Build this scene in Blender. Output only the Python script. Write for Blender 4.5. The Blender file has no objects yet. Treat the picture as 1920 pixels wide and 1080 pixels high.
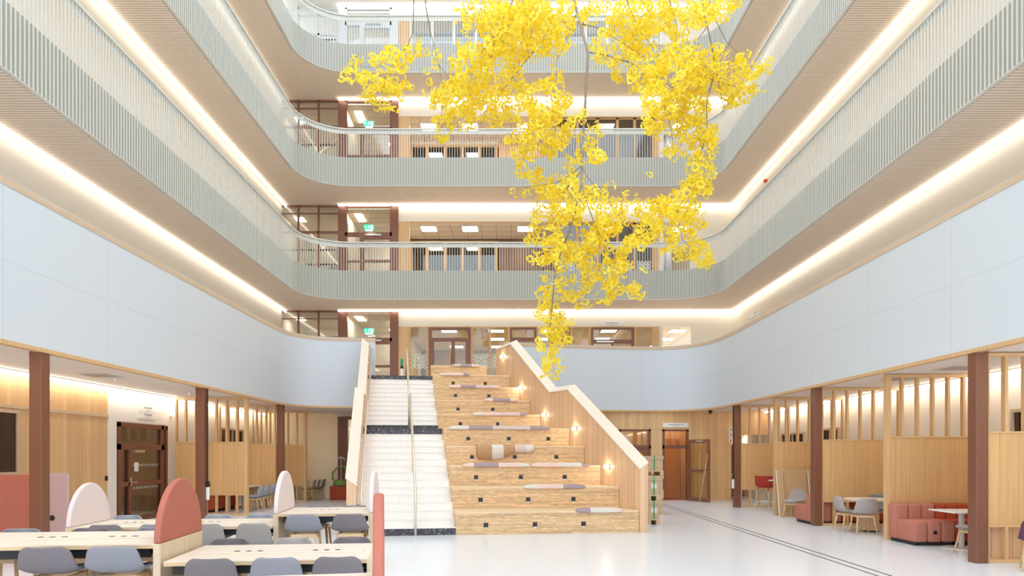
import bpy, bmesh, math, random
from mathutils import Vector, Matrix
rnd = random.Random(7)
SC = bpy.context.scene
COL = SC.collection
PI = math.pi
E = 1.6            # eye height of the photograph's camera
F = 1280.0; CX = 954.0; CY = 853.0     # focal length and principal point in pixels of the 1920x1080 frame
def wx(px, Y): return (px - CX) / F * Y          # world X of pixel column px at depth Y
def wz(py, Y): return E + (CY - py) / F * Y      # world Z of pixel row py at depth Y
def dep(py, z): return (E - z) * F / (py - CY)   # depth of a point of height z seen on row py
def rad(d): return d * PI / 180

# ------------------------------------------------------------------ materials
MATS = {}
def new_mat(name):
    m = bpy.data.materials.new(name); m.use_nodes = True
    nt = m.node_tree; b = nt.nodes['Principled BSDF']
    MATS[name] = m
    return m, nt, b
def N(nt, t, **kw):
    n = nt.nodes.new(t)
    for k, v in kw.items(): setattr(n, k, v)
    return n
def plain(name, col, rough=0.5, metal=0.0, spec=0.5, noise=0.0, nscale=30.0, emit=None, estr=0.0, bump=0.0, bscale=200.0):
    m, nt, b = new_mat(name)
    b.inputs['Base Color'].default_value = (*col, 1)
    b.inputs['Roughness'].default_value = rough
    b.inputs['Metallic'].default_value = metal
    b.inputs['Specular IOR Level'].default_value = spec
    if emit:
        b.inputs['Emission Color'].default_value = (*emit, 1)
        b.inputs['Emission Strength'].default_value = estr
    tc = N(nt, 'ShaderNodeTexCoord')
    if noise:
        nz = N(nt, 'ShaderNodeTexNoise'); nz.inputs['Scale'].default_value = nscale; nz.inputs['Detail'].default_value = 4
        nt.links.new(tc.outputs['Object'], nz.inputs['Vector'])
        r = N(nt, 'ShaderNodeValToRGB')
        r.color_ramp.elements[0].position = .3; r.color_ramp.elements[1].position = .7
        r.color_ramp.elements[0].color = (*[c * (1 - noise) for c in col], 1)
        r.color_ramp.elements[1].color = (*[min(1, c * (1 + noise)) for c in col], 1)
        nt.links.new(nz.outputs['Fac'], r.inputs['Fac']); nt.links.new(r.outputs['Color'], b.inputs['Base Color'])
    if bump:
        nz = N(nt, 'ShaderNodeTexNoise'); nz.inputs['Scale'].default_value = bscale
        nt.links.new(tc.outputs['Object'], nz.inputs['Vector'])
        bp = N(nt, 'ShaderNodeBump'); bp.inputs['Strength'].default_value = bump; bp.inputs['Distance'].default_value = .01
        nt.links.new(nz.outputs['Fac'], bp.inputs['Height']); nt.links.new(bp.outputs['Normal'], b.inputs['Normal'])
    return m
def math_n(nt, op, a, b=None):
    n = N(nt, 'ShaderNodeMath', operation=op)
    for i, v in enumerate((a, b)):
        if v is None: continue
        if isinstance(v, (int, float)): n.inputs[i].default_value = v
        else: nt.links.new(v, n.inputs[i])
    return n.outputs[0]
def wood(name, ca, cb, grain='z', board=0.0, across='xy', seam=0.0, rough=.45, block=0.0, tint=.18, fine=38.0, seamcol=.35):
    """timber: grain runs along one axis, optional boards of one width (own tint each) with a seam between them"""
    m, nt, b = new_mat(name)
    tc = N(nt, 'ShaderNodeTexCoord'); sep = N(nt, 'ShaderNodeSeparateXYZ')
    nt.links.new(tc.outputs['Object'], sep.inputs[0])
    x, y, z = sep.outputs
    s = {'x': (1.1, fine, fine), 'y': (fine, 1.1, fine), 'z': (fine, fine, 1.1)}[grain]
    mp = N(nt, 'ShaderNodeMapping'); mp.inputs['Scale'].default_value = s
    nt.links.new(tc.outputs['Object'], mp.inputs['Vector'])
    fac = None; wn = None
    if board:
        c = {'x': x, 'y': y, 'z': z, 'xy': math_n(nt, 'ADD', x, y)}[across]
        q = math_n(nt, 'DIVIDE', c, board)
        idx = math_n(nt, 'FLOOR', q)
        if block:
            al = {'x': x, 'y': y, 'z': z}[grain]
            wo = N(nt, 'ShaderNodeTexWhiteNoise', noise_dimensions='1D'); nt.links.new(idx, wo.inputs['W'])
            sh = math_n(nt, 'ADD', math_n(nt, 'DIVIDE', al, block), wo.outputs['Value'])
            idx = math_n(nt, 'ADD', math_n(nt, 'MULTIPLY', idx, 17.31), math_n(nt, 'FLOOR', sh))
        wn = N(nt, 'ShaderNodeTexWhiteNoise', noise_dimensions='1D'); nt.links.new(idx, wn.inputs['W'])
        cm = N(nt, 'ShaderNodeCombineXYZ')
        k = math_n(nt, 'MULTIPLY', wn.outputs['Value'], 37.0)
        for i in range(3): nt.links.new(k, cm.inputs[i])
        ad = N(nt, 'ShaderNodeVectorMath', operation='ADD')
        nt.links.new(mp.outputs[0], ad.inputs[0]); nt.links.new(cm.outputs[0], ad.inputs[1])
        vec = ad.outputs[0]
    else: vec = mp.outputs[0]
    nz = N(nt, 'ShaderNodeTexNoise'); nz.inputs['Scale'].default_value = 1.0; nz.inputs['Detail'].default_value = 5; nz.inputs['Roughness'].default_value = .6
    nt.links.new(vec, nz.inputs['Vector'])
    r = N(nt, 'ShaderNodeValToRGB')
    r.color_ramp.elements[0].position = .33; r.color_ramp.elements[1].position = .66
    r.color_ramp.elements[0].color = (*cb, 1); r.color_ramp.elements[1].color = (*ca, 1)
    nt.links.new(nz.outputs['Fac'], r.inputs['Fac'])
    out = r.outputs['Color']
    if board:
        v = math_n(nt, 'ADD', math_n(nt, 'MULTIPLY', wn.outputs['Value'], tint * 2), 1 - tint)
        if seam:
            fr = math_n(nt, 'FRACT', q)
            g = math_n(nt, 'LESS_THAN', fr, seam / board)
            v = math_n(nt, 'MULTIPLY', v, math_n(nt, 'SUBTRACT', 1.0, math_n(nt, 'MULTIPLY', g, seamcol)))
        mx = N(nt, 'ShaderNodeVectorMath', operation='SCALE')
        nt.links.new(out, mx.inputs[0]); nt.links.new(v, mx.inputs['Scale'])
        out = mx.outputs[0]
    nt.links.new(out, b.inputs['Base Color'])
    b.inputs['Roughness'].default_value = rough
    b.inputs['Specular IOR Level'].default_value = .35
    return m
def glass(name, tint=(.93, .95, .95), refl=.12):
    m, nt, b = new_mat(name)
    nt.nodes.remove(b)
    out = nt.nodes['Material Output']
    tr = N(nt, 'ShaderNodeBsdfTransparent'); tr.inputs[0].default_value = (*tint, 1)
    gl = N(nt, 'ShaderNodeBsdfGlossy'); gl.inputs['Roughness'].default_value = .02
    mx = N(nt, 'ShaderNodeMixShader'); mx.inputs[0].default_value = refl
    nt.links.new(tr.outputs[0], mx.inputs[1]); nt.links.new(gl.outputs[0], mx.inputs[2]); nt.links.new(mx.outputs[0], out.inputs[0])
    return m
def emis(name, col, s):
    m, nt, b = new_mat(name)
    b.inputs['Base Color'].default_value = (.9, .9, .9, 1)
    b.inputs['Emission Color'].default_value = (*col, 1); b.inputs['Emission Strength'].default_value = s
    return m
def soffit(name, ca, cb, gap):
    """slatted wood-wool panels: battens across, a black-brown joint between two battens, panel seams"""
    m, nt, b = new_mat(name)
    tc = N(nt, 'ShaderNodeTexCoord'); sep = N(nt, 'ShaderNodeSeparateXYZ'); nt.links.new(tc.outputs['Object'], sep.inputs[0])
    mp = N(nt, 'ShaderNodeMapping'); mp.inputs['Scale'].default_value = (3.0, 30, 30); nt.links.new(tc.outputs['Object'], mp.inputs['Vector'])
    nz = N(nt, 'ShaderNodeTexNoise'); nz.inputs['Scale'].default_value = 1.3; nz.inputs['Detail'].default_value = 6; nz.inputs['Roughness'].default_value = .7
    nt.links.new(mp.outputs[0], nz.inputs['Vector'])
    r = N(nt, 'ShaderNodeValToRGB'); r.color_ramp.elements[0].position = .3; r.color_ramp.elements[1].position = .7
    r.color_ramp.elements[0].color = (*cb, 1); r.color_ramp.elements[1].color = (*ca, 1)
    nt.links.new(nz.outputs['Fac'], r.inputs['Fac'])
    fr = math_n(nt, 'FRACT', math_n(nt, 'DIVIDE', sep.outputs[1], .08))
    g = math_n(nt, 'LESS_THAN', fr, .2)
    sx = math_n(nt, 'LESS_THAN', math_n(nt, 'FRACT', math_n(nt, 'DIVIDE', math_n(nt, 'ADD', sep.outputs[0], 100.17), .62)), .02)
    sy = math_n(nt, 'LESS_THAN', math_n(nt, 'FRACT', math_n(nt, 'DIVIDE', sep.outputs[1], 2.4)), .006)
    sm = math_n(nt, 'MAXIMUM', sx, sy)
    v = math_n(nt, 'SUBTRACT', 1.0, math_n(nt, 'MULTIPLY', g, gap))
    v = math_n(nt, 'MULTIPLY', v, math_n(nt, 'SUBTRACT', 1.0, math_n(nt, 'MULTIPLY', sm, .14)))
    sc = N(nt, 'ShaderNodeVectorMath', operation='SCALE'); nt.links.new(r.outputs[0], sc.inputs[0]); nt.links.new(v, sc.inputs['Scale'])
    nt.links.new(sc.outputs[0], b.inputs['Base Color'])
    b.inputs['Roughness'].default_value = .9; b.inputs['Specular IOR Level'].default_value = .1
    return m
def terrazzo(name, base, chip, amount, rough, scale=90):
    m, nt, b = new_mat(name)
    tc = N(nt, 'ShaderNodeTexCoord')
    vo = N(nt, 'ShaderNodeTexVoronoi'); vo.inputs['Scale'].default_value = scale
    nt.links.new(tc.outputs['Object'], vo.inputs['Vector'])
    wn = N(nt, 'ShaderNodeTexWhiteNoise', noise_dimensions='3D'); nt.links.new(vo.outputs['Color'], wn.inputs['Vector'])
    g = math_n(nt, 'LESS_THAN', wn.outputs['Value'], amount)
    d = math_n(nt, 'LESS_THAN', vo.outputs['Distance'], .45)
    k = math_n(nt, 'MULTIPLY', g, d)
    mx = N(nt, 'ShaderNodeMix', data_type='RGBA')
    mx.inputs['A'].default_value = (*base, 1); mx.inputs['B'].default_value = (*chip, 1)
    nt.links.new(k, mx.inputs['Factor']); nt.links.new(mx.outputs['Result'], b.inputs['Base Color'])
    b.inputs['Roughness'].default_value = rough
    return m
def parapet_mat(name, col):
    """fine perforated sheet, with butt joints every 2.4 m and one along its middle"""
    m, nt, b = new_mat(name)
    uv = N(nt, 'ShaderNodeUVMap'); sep = N(nt, 'ShaderNodeSeparateXYZ'); nt.links.new(uv.outputs[0], sep.inputs[0])
    a = math_n(nt, 'LESS_THAN', math_n(nt, 'FRACT', math_n(nt, 'DIVIDE', sep.outputs[0], 2.45)), .006)
    c = math_n(nt, 'LESS_THAN', math_n(nt, 'ABSOLUTE', math_n(nt, 'SUBTRACT', sep.outputs[1], 4.24)), .007)
    k = math_n(nt, 'MAXIMUM', a, c)
    px = math_n(nt, 'FRACT', math_n(nt, 'DIVIDE', sep.outputs[0], .03)); pz = math_n(nt, 'FRACT', math_n(nt, 'DIVIDE', sep.outputs[1], .03))
    h = math_n(nt, 'MULTIPLY', math_n(nt, 'LESS_THAN', px, .3), math_n(nt, 'LESS_THAN', pz, .3))
    k = math_n(nt, 'ADD', math_n(nt, 'MULTIPLY', k, .13), math_n(nt, 'MULTIPLY', h, .06))
    sc = N(nt, 'ShaderNodeVectorMath', operation='SCALE'); sc.inputs[0].default_value = col
    nt.links.new(math_n(nt, 'SUBTRACT', 1.0, k), sc.inputs['Scale']); nt.links.new(sc.outputs[0], b.inputs['Base Color'])
    b.inputs['Roughness'].default_value = .6
    return m

M = {}
M['floor'] = terrazzo('white_terrazzo', (.80, .84, .90), (.68, .72, .78), .25, .22, 70)
M['dark_terrazzo'] = terrazzo('black_terrazzo', (.045, .042, .055), (.6, .58, .6), .16, .4, 55)
M['step'] = terrazzo('pale_step_terrazzo', (.90, .86, .82), (.72, .66, .62), .12, .5, 60)
M['tan'] = plain('warm_lit_plaster', (.95, .80, .57), .85, spec=.2)  # cream plaster with the warm room light put into its colour
M['cream'] = plain('cream_plaster', (.84, .79, .71), .85, spec=.2)
M['white'] = plain('white_plaster', (.86, .84, .80), .85, spec=.2)
M['parapet'] = parapet_mat('white_perforated_sheet', (.64, .69, .75))
M['oakwall'] = wood('oak_wall_panel', (.76, .51, .28), (.67, .42, .20), 'z', .13, 'xy', .004, tint=.10, seamcol=.2)
M['stairwall'] = wood('pale_oak_boards', (.82, .57, .37), (.75, .48, .29), 'z', .16, 'xy', .012, tint=.06, seamcol=.28)
M['cap'] = wood('ash_capping', (.86, .78, .68), (.80, .70, .58), 'y', 0, rough=.5)
M['tier'] = wood('end_grain_oak', (.82, .58, .345), (.55, .33, .155), 'x', .028, 'z', 0, tint=.16, block=.9, fine=60)
M['tiertop'] = wood('oak_tread', (.84, .66, .44), (.78, .57, .35), 'x', .06, 'y', 0, tint=.06, block=1.1)
M['panel'] = wood('oak_divider_board', (.71, .45, .215), (.63, .375, .16), 'z', .28, 'x', .006, tint=.07, seamcol=.35)
M['slat'] = wood('oak_batten', (.71, .47, .25), (.62, .38, .18), 'z')
M['batten'] = wood('oak_rail', (.71, .47, .25), (.62, .38, .18), 'x')
M['trim'] = wood('oak_trim', (.67, .52, .38), (.58, .42, .28), 'y')
M['brown'] = plain('brown_lacquer', (.20, .075, .04), .38, spec=.5)
M['brownframe'] = plain('brown_frame_lacquer', (.24, .10, .065), .42)
M['door_wood'] = wood('mahogany_veneer', (.62, .27, .10), (.52, .20, .065), 'z')
M['bar'] = plain('grey_green_lacquer', (.68, .675, .63), .45)
M['fascia'] = plain('shaded_grey_green_sheet', (.42, .41, .355), .6)  # finish of the bars, their shade put into a darker colour
M['soffit'] = soffit('slatted_wood_wool', (.90, .79, .68), (.77, .65, .53), .5)
M['ceil0'] = plain('acoustic_plaster', (.80, .73, .67), .9, spec=.1, noise=.06, nscale=14)
M['tile'] = plain('ceiling_tile', (.76, .66, .53), .9, spec=.1, noise=.05, nscale=20)
M['tableoak'] = wood('white_oiled_oak', (.84, .75, .64), (.78, .66, .53), 'x', rough=.4)
M['oakedge'] = wood('ply_edge', (.72, .54, .34), (.62, .43, .24), 'x')
M['oakpanel'] = wood('pale_oak_end_panel', (.76, .62, .45), (.68, .52, .35), 'z', .1, 'xy', .003, tint=.05)
M['leg'] = wood('oak_leg', (.77, .56, .33), (.68, .46, .25), 'z', rough=.45)
M['black'] = plain('black_metal', (.012, .012, .014), .5)
M['chrome'] = plain('chrome', (.75, .76, .78), .2, 1.0)
M['steel'] = plain('brushed_steel', (.62, .62, .60), .35, 1.0)
M['rail'] = plain('champagne_rail', (.78, .70, .58), .3, .6)
M['redfelt'] = plain('terracotta_felt', (.48, .165, .12), .9, spec=.15, noise=.07, nscale=120, bump=.15)
M['pinkfelt'] = plain('blush_felt', (.78, .67, .66), .9, spec=.15, noise=.04, nscale=120, bump=.15)
M['mauvefelt'] = plain('mauve_felt', (.56, .40, .40), .9, spec=.15, noise=.05, nscale=120)
M['sofa_a'] = plain('salmon_wool', (.51, .20, .15), .9, spec=.15, noise=.06, nscale=90, bump=.2)
M['sofa_b'] = plain('rust_wool', (.44, .085, .04), .9, spec=.15, noise=.08, nscale=90, bump=.2)
M['sofa_c'] = plain('coral_wool', (.55, .14, .065), .9, spec=.15, noise=.08, nscale=90, bump=.2)
M['stoolred'] = plain('carmine_wool', (.42, .055, .04), .9, spec=.15, noise=.1, nscale=90)
for nm, c in dict(shell_mauve=(.205, .18, .195), shell_blue=(.28, .28, .315), shell_taupe=(.34, .315, .295), shell_sky=(.37, .39, .45), shell_beige=(.44, .395, .38), shell_brown=(.36, .29, .24)).items():
    M[nm] = plain(nm.replace('shell', 'upholstery'), c, .85, spec=.2, noise=.05, nscale=150, bump=.1, bscale=400)
M['seatdark'] = plain('navy_seat_leather', (.05, .07, .12), .35)
M['plum'] = plain('plum_shell', (.10, .03, .06), .6)
M['whitelam'] = plain('white_laminate', (.84, .84, .86), .3)
M['greymetal'] = plain('warm_grey_metal', (.60, .56, .53), .4)
M['signwhite'] = plain('white_sign', (.86, .86, .86), .5)
M['signgrey'] = plain('grey_lettering', (.42, .42, .44), .6)
M['ink'] = plain('black_pictogram', (.02, .02, .02), .6)
M['exit'] = plain('exit_green', (.02, .50, .30), .4, emit=(.05, .75, .45), estr=.5)
M['exitwhite'] = plain('exit_white', (.9, .95, .92), .4, emit=(.9, 1, .95), estr=.5)
M['card'] = plain('cardboard', (.60, .45, .29), .85, noise=.06, nscale=8)
M['pallet'] = wood('raw_pine', (.70, .53, .34), (.58, .41, .24), 'x')
M['strap'] = plain('green_strap', (.03, .30, .10), .5)
M['mdf'] = plain('mdf_board', (.55, .36, .19), .8, noise=.03, nscale=9)
M['glass'] = glass('clear_glass', (.95, .96, .95), .10)
M['glassd'] = glass('reflecting_glass', (.48, .45, .41), .13)
M['glassb'] = glass('brown_glass', (.55, .45, .36), .12)
M['glassw'] = glass('warm_glass', (.66, .61, .51), .08)
M['glassl'] = glass('lobby_glass', (.88, .82, .72), .07)
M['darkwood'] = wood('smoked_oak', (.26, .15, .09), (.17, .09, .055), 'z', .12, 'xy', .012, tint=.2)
M['buttongreen'] = plain('button_green', (.02, .30, .14), .4)
M['decal'] = plain('pale_green_film', (.72, .78, .68), .7)
M['strip'] = emis('cove_diffuser', (1, .92, .79), 3.6)
M['strip_side'] = emis('side_cove_diffuser', (1, .92, .79), 2.1)
M['strip0'] = emis('linear_diffuser', (1, .89, .72), 11.0)
M['panelight'] = emis('panel_diffuser', (1, .92, .78), 13.0)
M['spot'] = emis('wall_light_diffuser', (1, .88, .68), 24.0)
M['bark'] = plain('grey_bark', (.30, .26, .23), .8)
M['cable'] = plain('steel_cable', (.35, .35, .36), .4, .8)
M['louver'] = plain('pale_louvre', (.70, .76, .82), .5)
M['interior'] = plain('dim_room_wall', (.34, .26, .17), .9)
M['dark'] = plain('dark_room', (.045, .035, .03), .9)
M['terra'] = plain('terracotta_paint', (.52, .20, .11), .85)
M['redmat'] = plain('rust_mat', (.40, .12, .07), .95)
M['leafgreen'] = plain('green_leaf', (.18, .28, .05), .6)
M['socket'] = plain('black_socket', (.015, .013, .013), .4)
M['alarm'] = plain('alarm_red', (.70, .08, .05), .4)
M['porcelain'] = plain('porcelain', (.85, .83, .78), .2)
for nm, c in dict(cush_a=(.66, .53, .49), cush_b=(.78, .58, .52), cush_c=(.38, .30, .32), cush_d=(.72, .66, .60), cush_e=(.50, .29, .16)).items():
    M[nm] = plain(nm.replace('cush', 'cushion_felt'), c, .9, spec=.15, noise=.04, nscale=120)
def leafmat():
    m, nt, b = new_mat('ginkgo_leaf')
    at = N(nt, 'ShaderNodeAttribute'); at.attribute_name = 'tone'
    r = N(nt, 'ShaderNodeValToRGB')
    r.color_ramp.elements[0].color = (.92, .64, .015, 1); r.color_ramp.elements[1].color = (1.0, .88, .13, 1)
    e = r.color_ramp.elements.new(.35); e.color = (.97, .78, .035, 1)
    nt.links.new(at.outputs['Fac'], r.inputs['Fac'])
    nt.links.new(r.outputs[0], b.inputs['Base Color']); b.inputs['Roughness'].default_value = .55
    tl = N(nt, 'ShaderNodeBsdfTranslucent'); nt.links.new(r.outputs[0], tl.inputs[0])
    mx = N(nt, 'ShaderNodeMixShader'); mx.inputs[0].default_value = .42
    out = nt.nodes['Material Output']
    nt.links.new(b.outputs[0], mx.inputs[1]); nt.links.new(tl.outputs[0], mx.inputs[2]); nt.links.new(mx.outputs[0], out.inputs[0])
    return m
M['leaf'] = leafmat()

# ------------------------------------------------------------------ mesh building
class MB:
    def __init__(s): s.v = []; s.f = []; s.mi = []; s.m = 0; s.uv = None; s.sm = []; s.smooth = False
    def add(s, vs, fs):
        o = len(s.v); s.v += [tuple(p) for p in vs]
        for f in fs: s.f.append([i + o for i in f]); s.mi.append(s.m); s.sm.append(s.smooth)
        return s
    def box(s, x0, x1, y0, y1, z0, z1, T=None):
        vs = [Vector(p) for p in ((x0,y0,z0),(x1,y0,z0),(x1,y1,z0),(x0,y1,z0),(x0,y0,z1),(x1,y0,z1),(x1,y1,z1),(x0,y1,z1))]
        if T: vs = [T @ p for p in vs]
        return s.add(vs, [(0,3,2,1),(4,5,6,7),(0,1,5,4),(1,2,6,5),(2,3,7,6),(3,0,4,7)])
    def hexa(s, b, t): # two quads
        return s.add(list(b) + list(t), [(0,3,2,1),(4,5,6,7),(0,1,5,4),(1,2,6,5),(2,3,7,6),(3,0,4,7)])
    def prism(s, poly, z0, z1):
        n = len(poly)
        vs = [(x, y, z0) for x, y in poly] + [(x, y, z1) for x, y in poly]
        return s.add(vs, [list(range(n))[::-1], list(range(n, 2*n))] + [(i, (i+1) % n, n + (i+1) % n, n + i) for i in range(n)])
    def extrude(s, poly3, d):  # polygon in 3D extruded by vector d
        n = len(poly3); d = Vector(d)
        vs = [Vector(p) for p in poly3] + [Vector(p) + d for p in poly3]
        return s.add(vs, [list(range(n))[::-1], list(range(n, 2*n))] + [(i, (i+1) % n, n + (i+1) % n, n + i) for i in range(n)])
    def cyl(s, c, r0, r1, z0, z1, n=20, T=None):
        vs = []
        for r, z in ((r0, z0), (r1, z1)):
            for i in range(n):
                a = 2 * PI * i / n; vs.append(Vector((c[0] + r * math.cos(a), c[1] + r * math.sin(a), z)))
        if T: vs = [T @ p for p in vs]
        return s.add(vs, [list(range(n))[::-1], list(range(n, 2*n))] + [(i, (i+1) % n, n + (i+1) % n, n + i) for i in range(n)])
    def tube(s, pts, r, n=8, caps=True):
        pts = [Vector(p) for p in pts]
        rs = r if isinstance(r, (list, tuple)) else [r] * len(pts)
        ref = Vector((0, 0, 1)); vs = []
        prev = None
        for i, p in enumerate(pts):
            d = (pts[min(i+1, len(pts)-1)] - pts[max(i-1, 0)]).normalized()
            if prev is None:
                a = d.cross(ref)
                if a.length < .05: a = d.cross(Vector((1, 0, 0)))
            else: a = prev - d * prev.dot(d)
            a.normalize(); prev = a; b = d.cross(a)
            for k in range(n):
                t = 2 * PI * k / n; vs.append(p + (a * math.cos(t) + b * math.sin(t)) * rs[i])
        fs = []
        for i in range(len(pts) - 1):
            for k in range(n): fs.append((i*n+k, i*n+(k+1) % n, (i+1)*n+(k+1) % n, (i+1)*n+k))
        if caps: fs += [list(range(n))[::-1], list(range((len(pts)-1)*n, len(pts)*n))]
        return s.add(vs, fs)
    def bar(s, a, b, w, h, up=(0, 0, 1)):  # square bar between two points
        a = Vector(a); b = Vector(b); d = (b - a).normalized(); u = Vector(up)
        l = d.cross(u).normalized(); u = l.cross(d).normalized()
        q = lambda p: [p - l*w/2 - u*h/2, p + l*w/2 - u*h/2, p + l*w/2 + u*h/2, p - l*w/2 + u*h/2]
        return s.add(q(a) + q(b), [(0,1,2,3),(7,6,5,4),(0,4,5,1),(1,5,6,2),(2,6,7,3),(3,7,4,0)])
    def sweep(s, path, prof, uv=False):  # closed profile [(outward offset, z)] along a plan path; left of travel is outward
        n = len(path); m = len(prof); vs = []; L = 0; us = []
        for i in range(n):
            p = Vector(path[i]); a = Vector(path[max(i-1, 0)]); b = Vector(path[min(i+1, n-1)])
            if i: L += (p - Vector(path[i-1])).length
            d = (b - a).normalized(); nr = Vector((-d.y, d.x)); us.append(L)
            for o, z in prof: vs.append((p.x + nr.x*o, p.y + nr.y*o, z))
        fs = []; uvs = []
        for i in range(n-1):
            for k in range(m):
                k2 = (k+1) % m
                fs.append((i*m+k, (i+1)*m+k, (i+1)*m+k2, i*m+k2))
                uvs.append([(us[i], prof[k][1]), (us[i+1], prof[k][1]), (us[i+1], prof[k2][1]), (us[i], prof[k2][1])])
        fs += [list(range(m)), list(range((n-1)*m, n*m))[::-1]]
        uvs += [[(0, p[1]) for p in prof]] * 2
        if uv: s.uv = (s.uv or []) + uvs
        return s.add(vs, fs)
    def build(s, name, mats, parent=None, smooth=False, bevel=0, bseg=2, subsurf=0, loc=None, rotz=0, solid=0, autosm=False):
        me = bpy.data.meshes.new(name); me.from_pydata(s.v, [], s.f)
        mats = mats if isinstance(mats, (list, tuple)) else [mats]
        for m in mats: me.materials.append(M[m] if isinstance(m, str) else m)
        for p, i, sm in zip(me.polygons, s.mi, s.sm): p.material_index = i; p.use_smooth = smooth or sm
        if s.uv:
            ul = me.uv_layers.new(name='UVMap')
            for p, uv in zip(me.polygons, s.uv):
                for li, c in zip(p.loop_indices, uv): ul.data[li].uv = c
        me.validate(); 
        bm = bmesh.new(); bm.from_mesh(me); bmesh.ops.recalc_face_normals(bm, faces=bm.faces); bm.to_mesh(me); bm.free()
        me.update()
        o = bpy.data.objects.new(name, me); COL.objects.link(o)
        if parent: o.parent = parent
        if loc: o.location = loc
        if rotz: o.rotation_euler = (0, 0, rotz)
        if solid:
            md = o.modifiers.new('thickness', 'SOLIDIFY'); md.thickness = solid; md.offset = 0
        if bevel:
            md = o.modifiers.new('round', 'BEVEL'); md.width = bevel; md.segments = bseg; md.limit_method = 'ANGLE'; md.angle_limit = rad(40)
        if subsurf:
            md = o.modifiers.new('soft', 'SUBSURF'); md.levels = subsurf; md.render_levels = subsurf
        return o
def tag(o, label, cat, group=None, kind=None):
    o['label'] = label; o['category'] = cat
    if group: o['group'] = group
    if kind: o['kind'] = kind
    return o
def struct(o, label=None):
    o['kind'] = 'structure'
    if label: o['label'] = label
    return o
def thing(name, label, cat, loc=(0, 0, 0), rotz=0, group=None):
    o = bpy.data.objects.new(name, None); COL.objects.link(o); o.empty_display_size = .1
    o.location = loc; o.rotation_euler = (0, 0, rotz)
    tag(o, label, cat, group)
    return o
def copy_tree(o, parent=None):
    c = o.copy(); COL.objects.link(c)
    if parent: c.parent = parent
    for ch in list(o.children): copy_tree(ch, c)
    return c
def bx(name, mat, x0, x1, y0, y1, z0, z1, parent=None, bevel=0):
    return MB().box(x0, x1, y0, y1, z0, z1).build(name, mat, parent, bevel=bevel)
# ------------------------------------------------------------------ camera, world
cam = bpy.data.cameras.new('camera'); camo = bpy.data.objects.new('camera', cam); COL.objects.link(camo)
camo.location = (0, 0, E); camo.rotation_euler = (PI/2, 0, 0)
cam.sensor_width = 36; cam.sensor_fit = 'HORIZONTAL'; cam.lens = 36 * F / 1920
cam.shift_x = (960 - CX) / 1920; cam.shift_y = (CY - 540) / 1920; cam.clip_end = 300
SC.camera = camo
w = bpy.data.worlds.new('overcast_sky'); SC.world = w; w.use_nodes = True
bg = w.node_tree.nodes['Background']; bg.inputs[0].default_value = (.83, .92, 1.0, 1); bg.inputs[1].default_value = 1.65
SC.view_settings.view_transform = 'Standard'; SC.view_settings.look = 'None'; SC.view_settings.gamma = 1
SC.view_settings.use_curve_mapping = False; SC.view_settings.exposure = 0.68
SC.cycles.max_bounces = 8; SC.cycles.diffuse_bounces = 5; SC.cycles.transparent_max_bounces = 12
SC.cycles.sample_clamp_indirect = 6

# ------------------------------------------------------------------ shell
NEAR = -3.0
XB, YB, RB = 7.31, 24.55, 1.65     # gallery balustrades
XW, YW = 8.8, 26.5                 # upper gallery walls
XG = 9.05                          # ground-floor side walls
GC = 3.13                          # ground-floor ceiling
def fl(k): return 4.08 * k
def ring(xs, yb, r, y0, n=14, xr=None, ybr=None):
    xr = xs if xr is None else xr; ybr = yb if ybr is None else ybr
    p = [(-xs, y0), (-xs, yb - r)]
    for i in range(1, n): a = PI - PI/2 * i / n; p.append((-xs + r + r * math.cos(a), yb - r + r * math.sin(a)))
    p.append((-xs + r, yb)); p.append((xr - r, ybr))
    for i in range(1, n): a = PI/2 - PI/2 * i / n; p.append((xr - r + r * math.cos(a), ybr - r + r * math.sin(a)))
    p += [(xr, ybr - r), (xr, y0)]
    return p
def offset(path, o):
    out = []
    for i in range(len(path)):
        p = Vector(path[i]); d = (Vector(path[min(i+1, len(path)-1)]) - Vector(path[max(i-1, 0)])).normalized()
        out.append((p.x - d.y * o, p.y + d.x * o))
    return out
struct(bx('floor', 'floor', -14, 14, -8, 36, -.2, 0))
# thin slot drains let into the terrazzo
for i, (x0, x1, y0, y1) in enumerate(((4.865, 4.89, 5, 22.6), (5.045, 5.07, 5, 22.4), (5.07, 7.1, 22.38, 22.41), (4.89, 7.1, 22.6, 22.63))):
    struct(bx('trim_%d' % (i + 1), 'black' if i < 2 else 'greymetal', x0, x1, y0, y1, .0005, .003))
# ground-floor walls
struct(bx('wall_left', 'oakwall', -XG - .15, -XG, NEAR - 1, 15.4, 0, GC))
struct(bx('wall_left.001', 'cream', -XG - .15, -XG, 18.05, 25.2, 0, GC))
struct(bx('wall_left.002', 'white', -XG - .15, -XG + .02, 15.4, 15.72, 0, GC))
struct(bx('wall_left.003', 'white', -XG - .15, -XG, 15.72, 18.05, 2.38, GC))
struct(bx('trim_5', 'trim', -XG, -XG + .03, NEAR - 1, 15.4, 2.45, 2.51))
struct(bx('wall_right', 'cream', XG + .05, XG + .2, NEAR - 1, 26.5, 0, GC))
YGL, YGR = 25.05, 24.0
struct(bx('wall_back', 'tan', -XG, wx(634, YGL), YGL, YGL + .15, 0, GC))
struct(bx('wall_back.001', 'cream', wx(680, YGL), 1.0, YGL, YGL + .15, 0, GC))
struct(bx('wall_back.002', 'cream', wx(634, YGL), wx(680, YGL), YGL, YGL + .15, 3.0, GC))
dA0, dA1 = wx(1160, YGR), wx(1220, YGR); dB0, dB1 = wx(1242, YGR), wx(1291, YGR); dTop = wz(805, YGR)
xwc = wx(1371, YGR)
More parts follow.
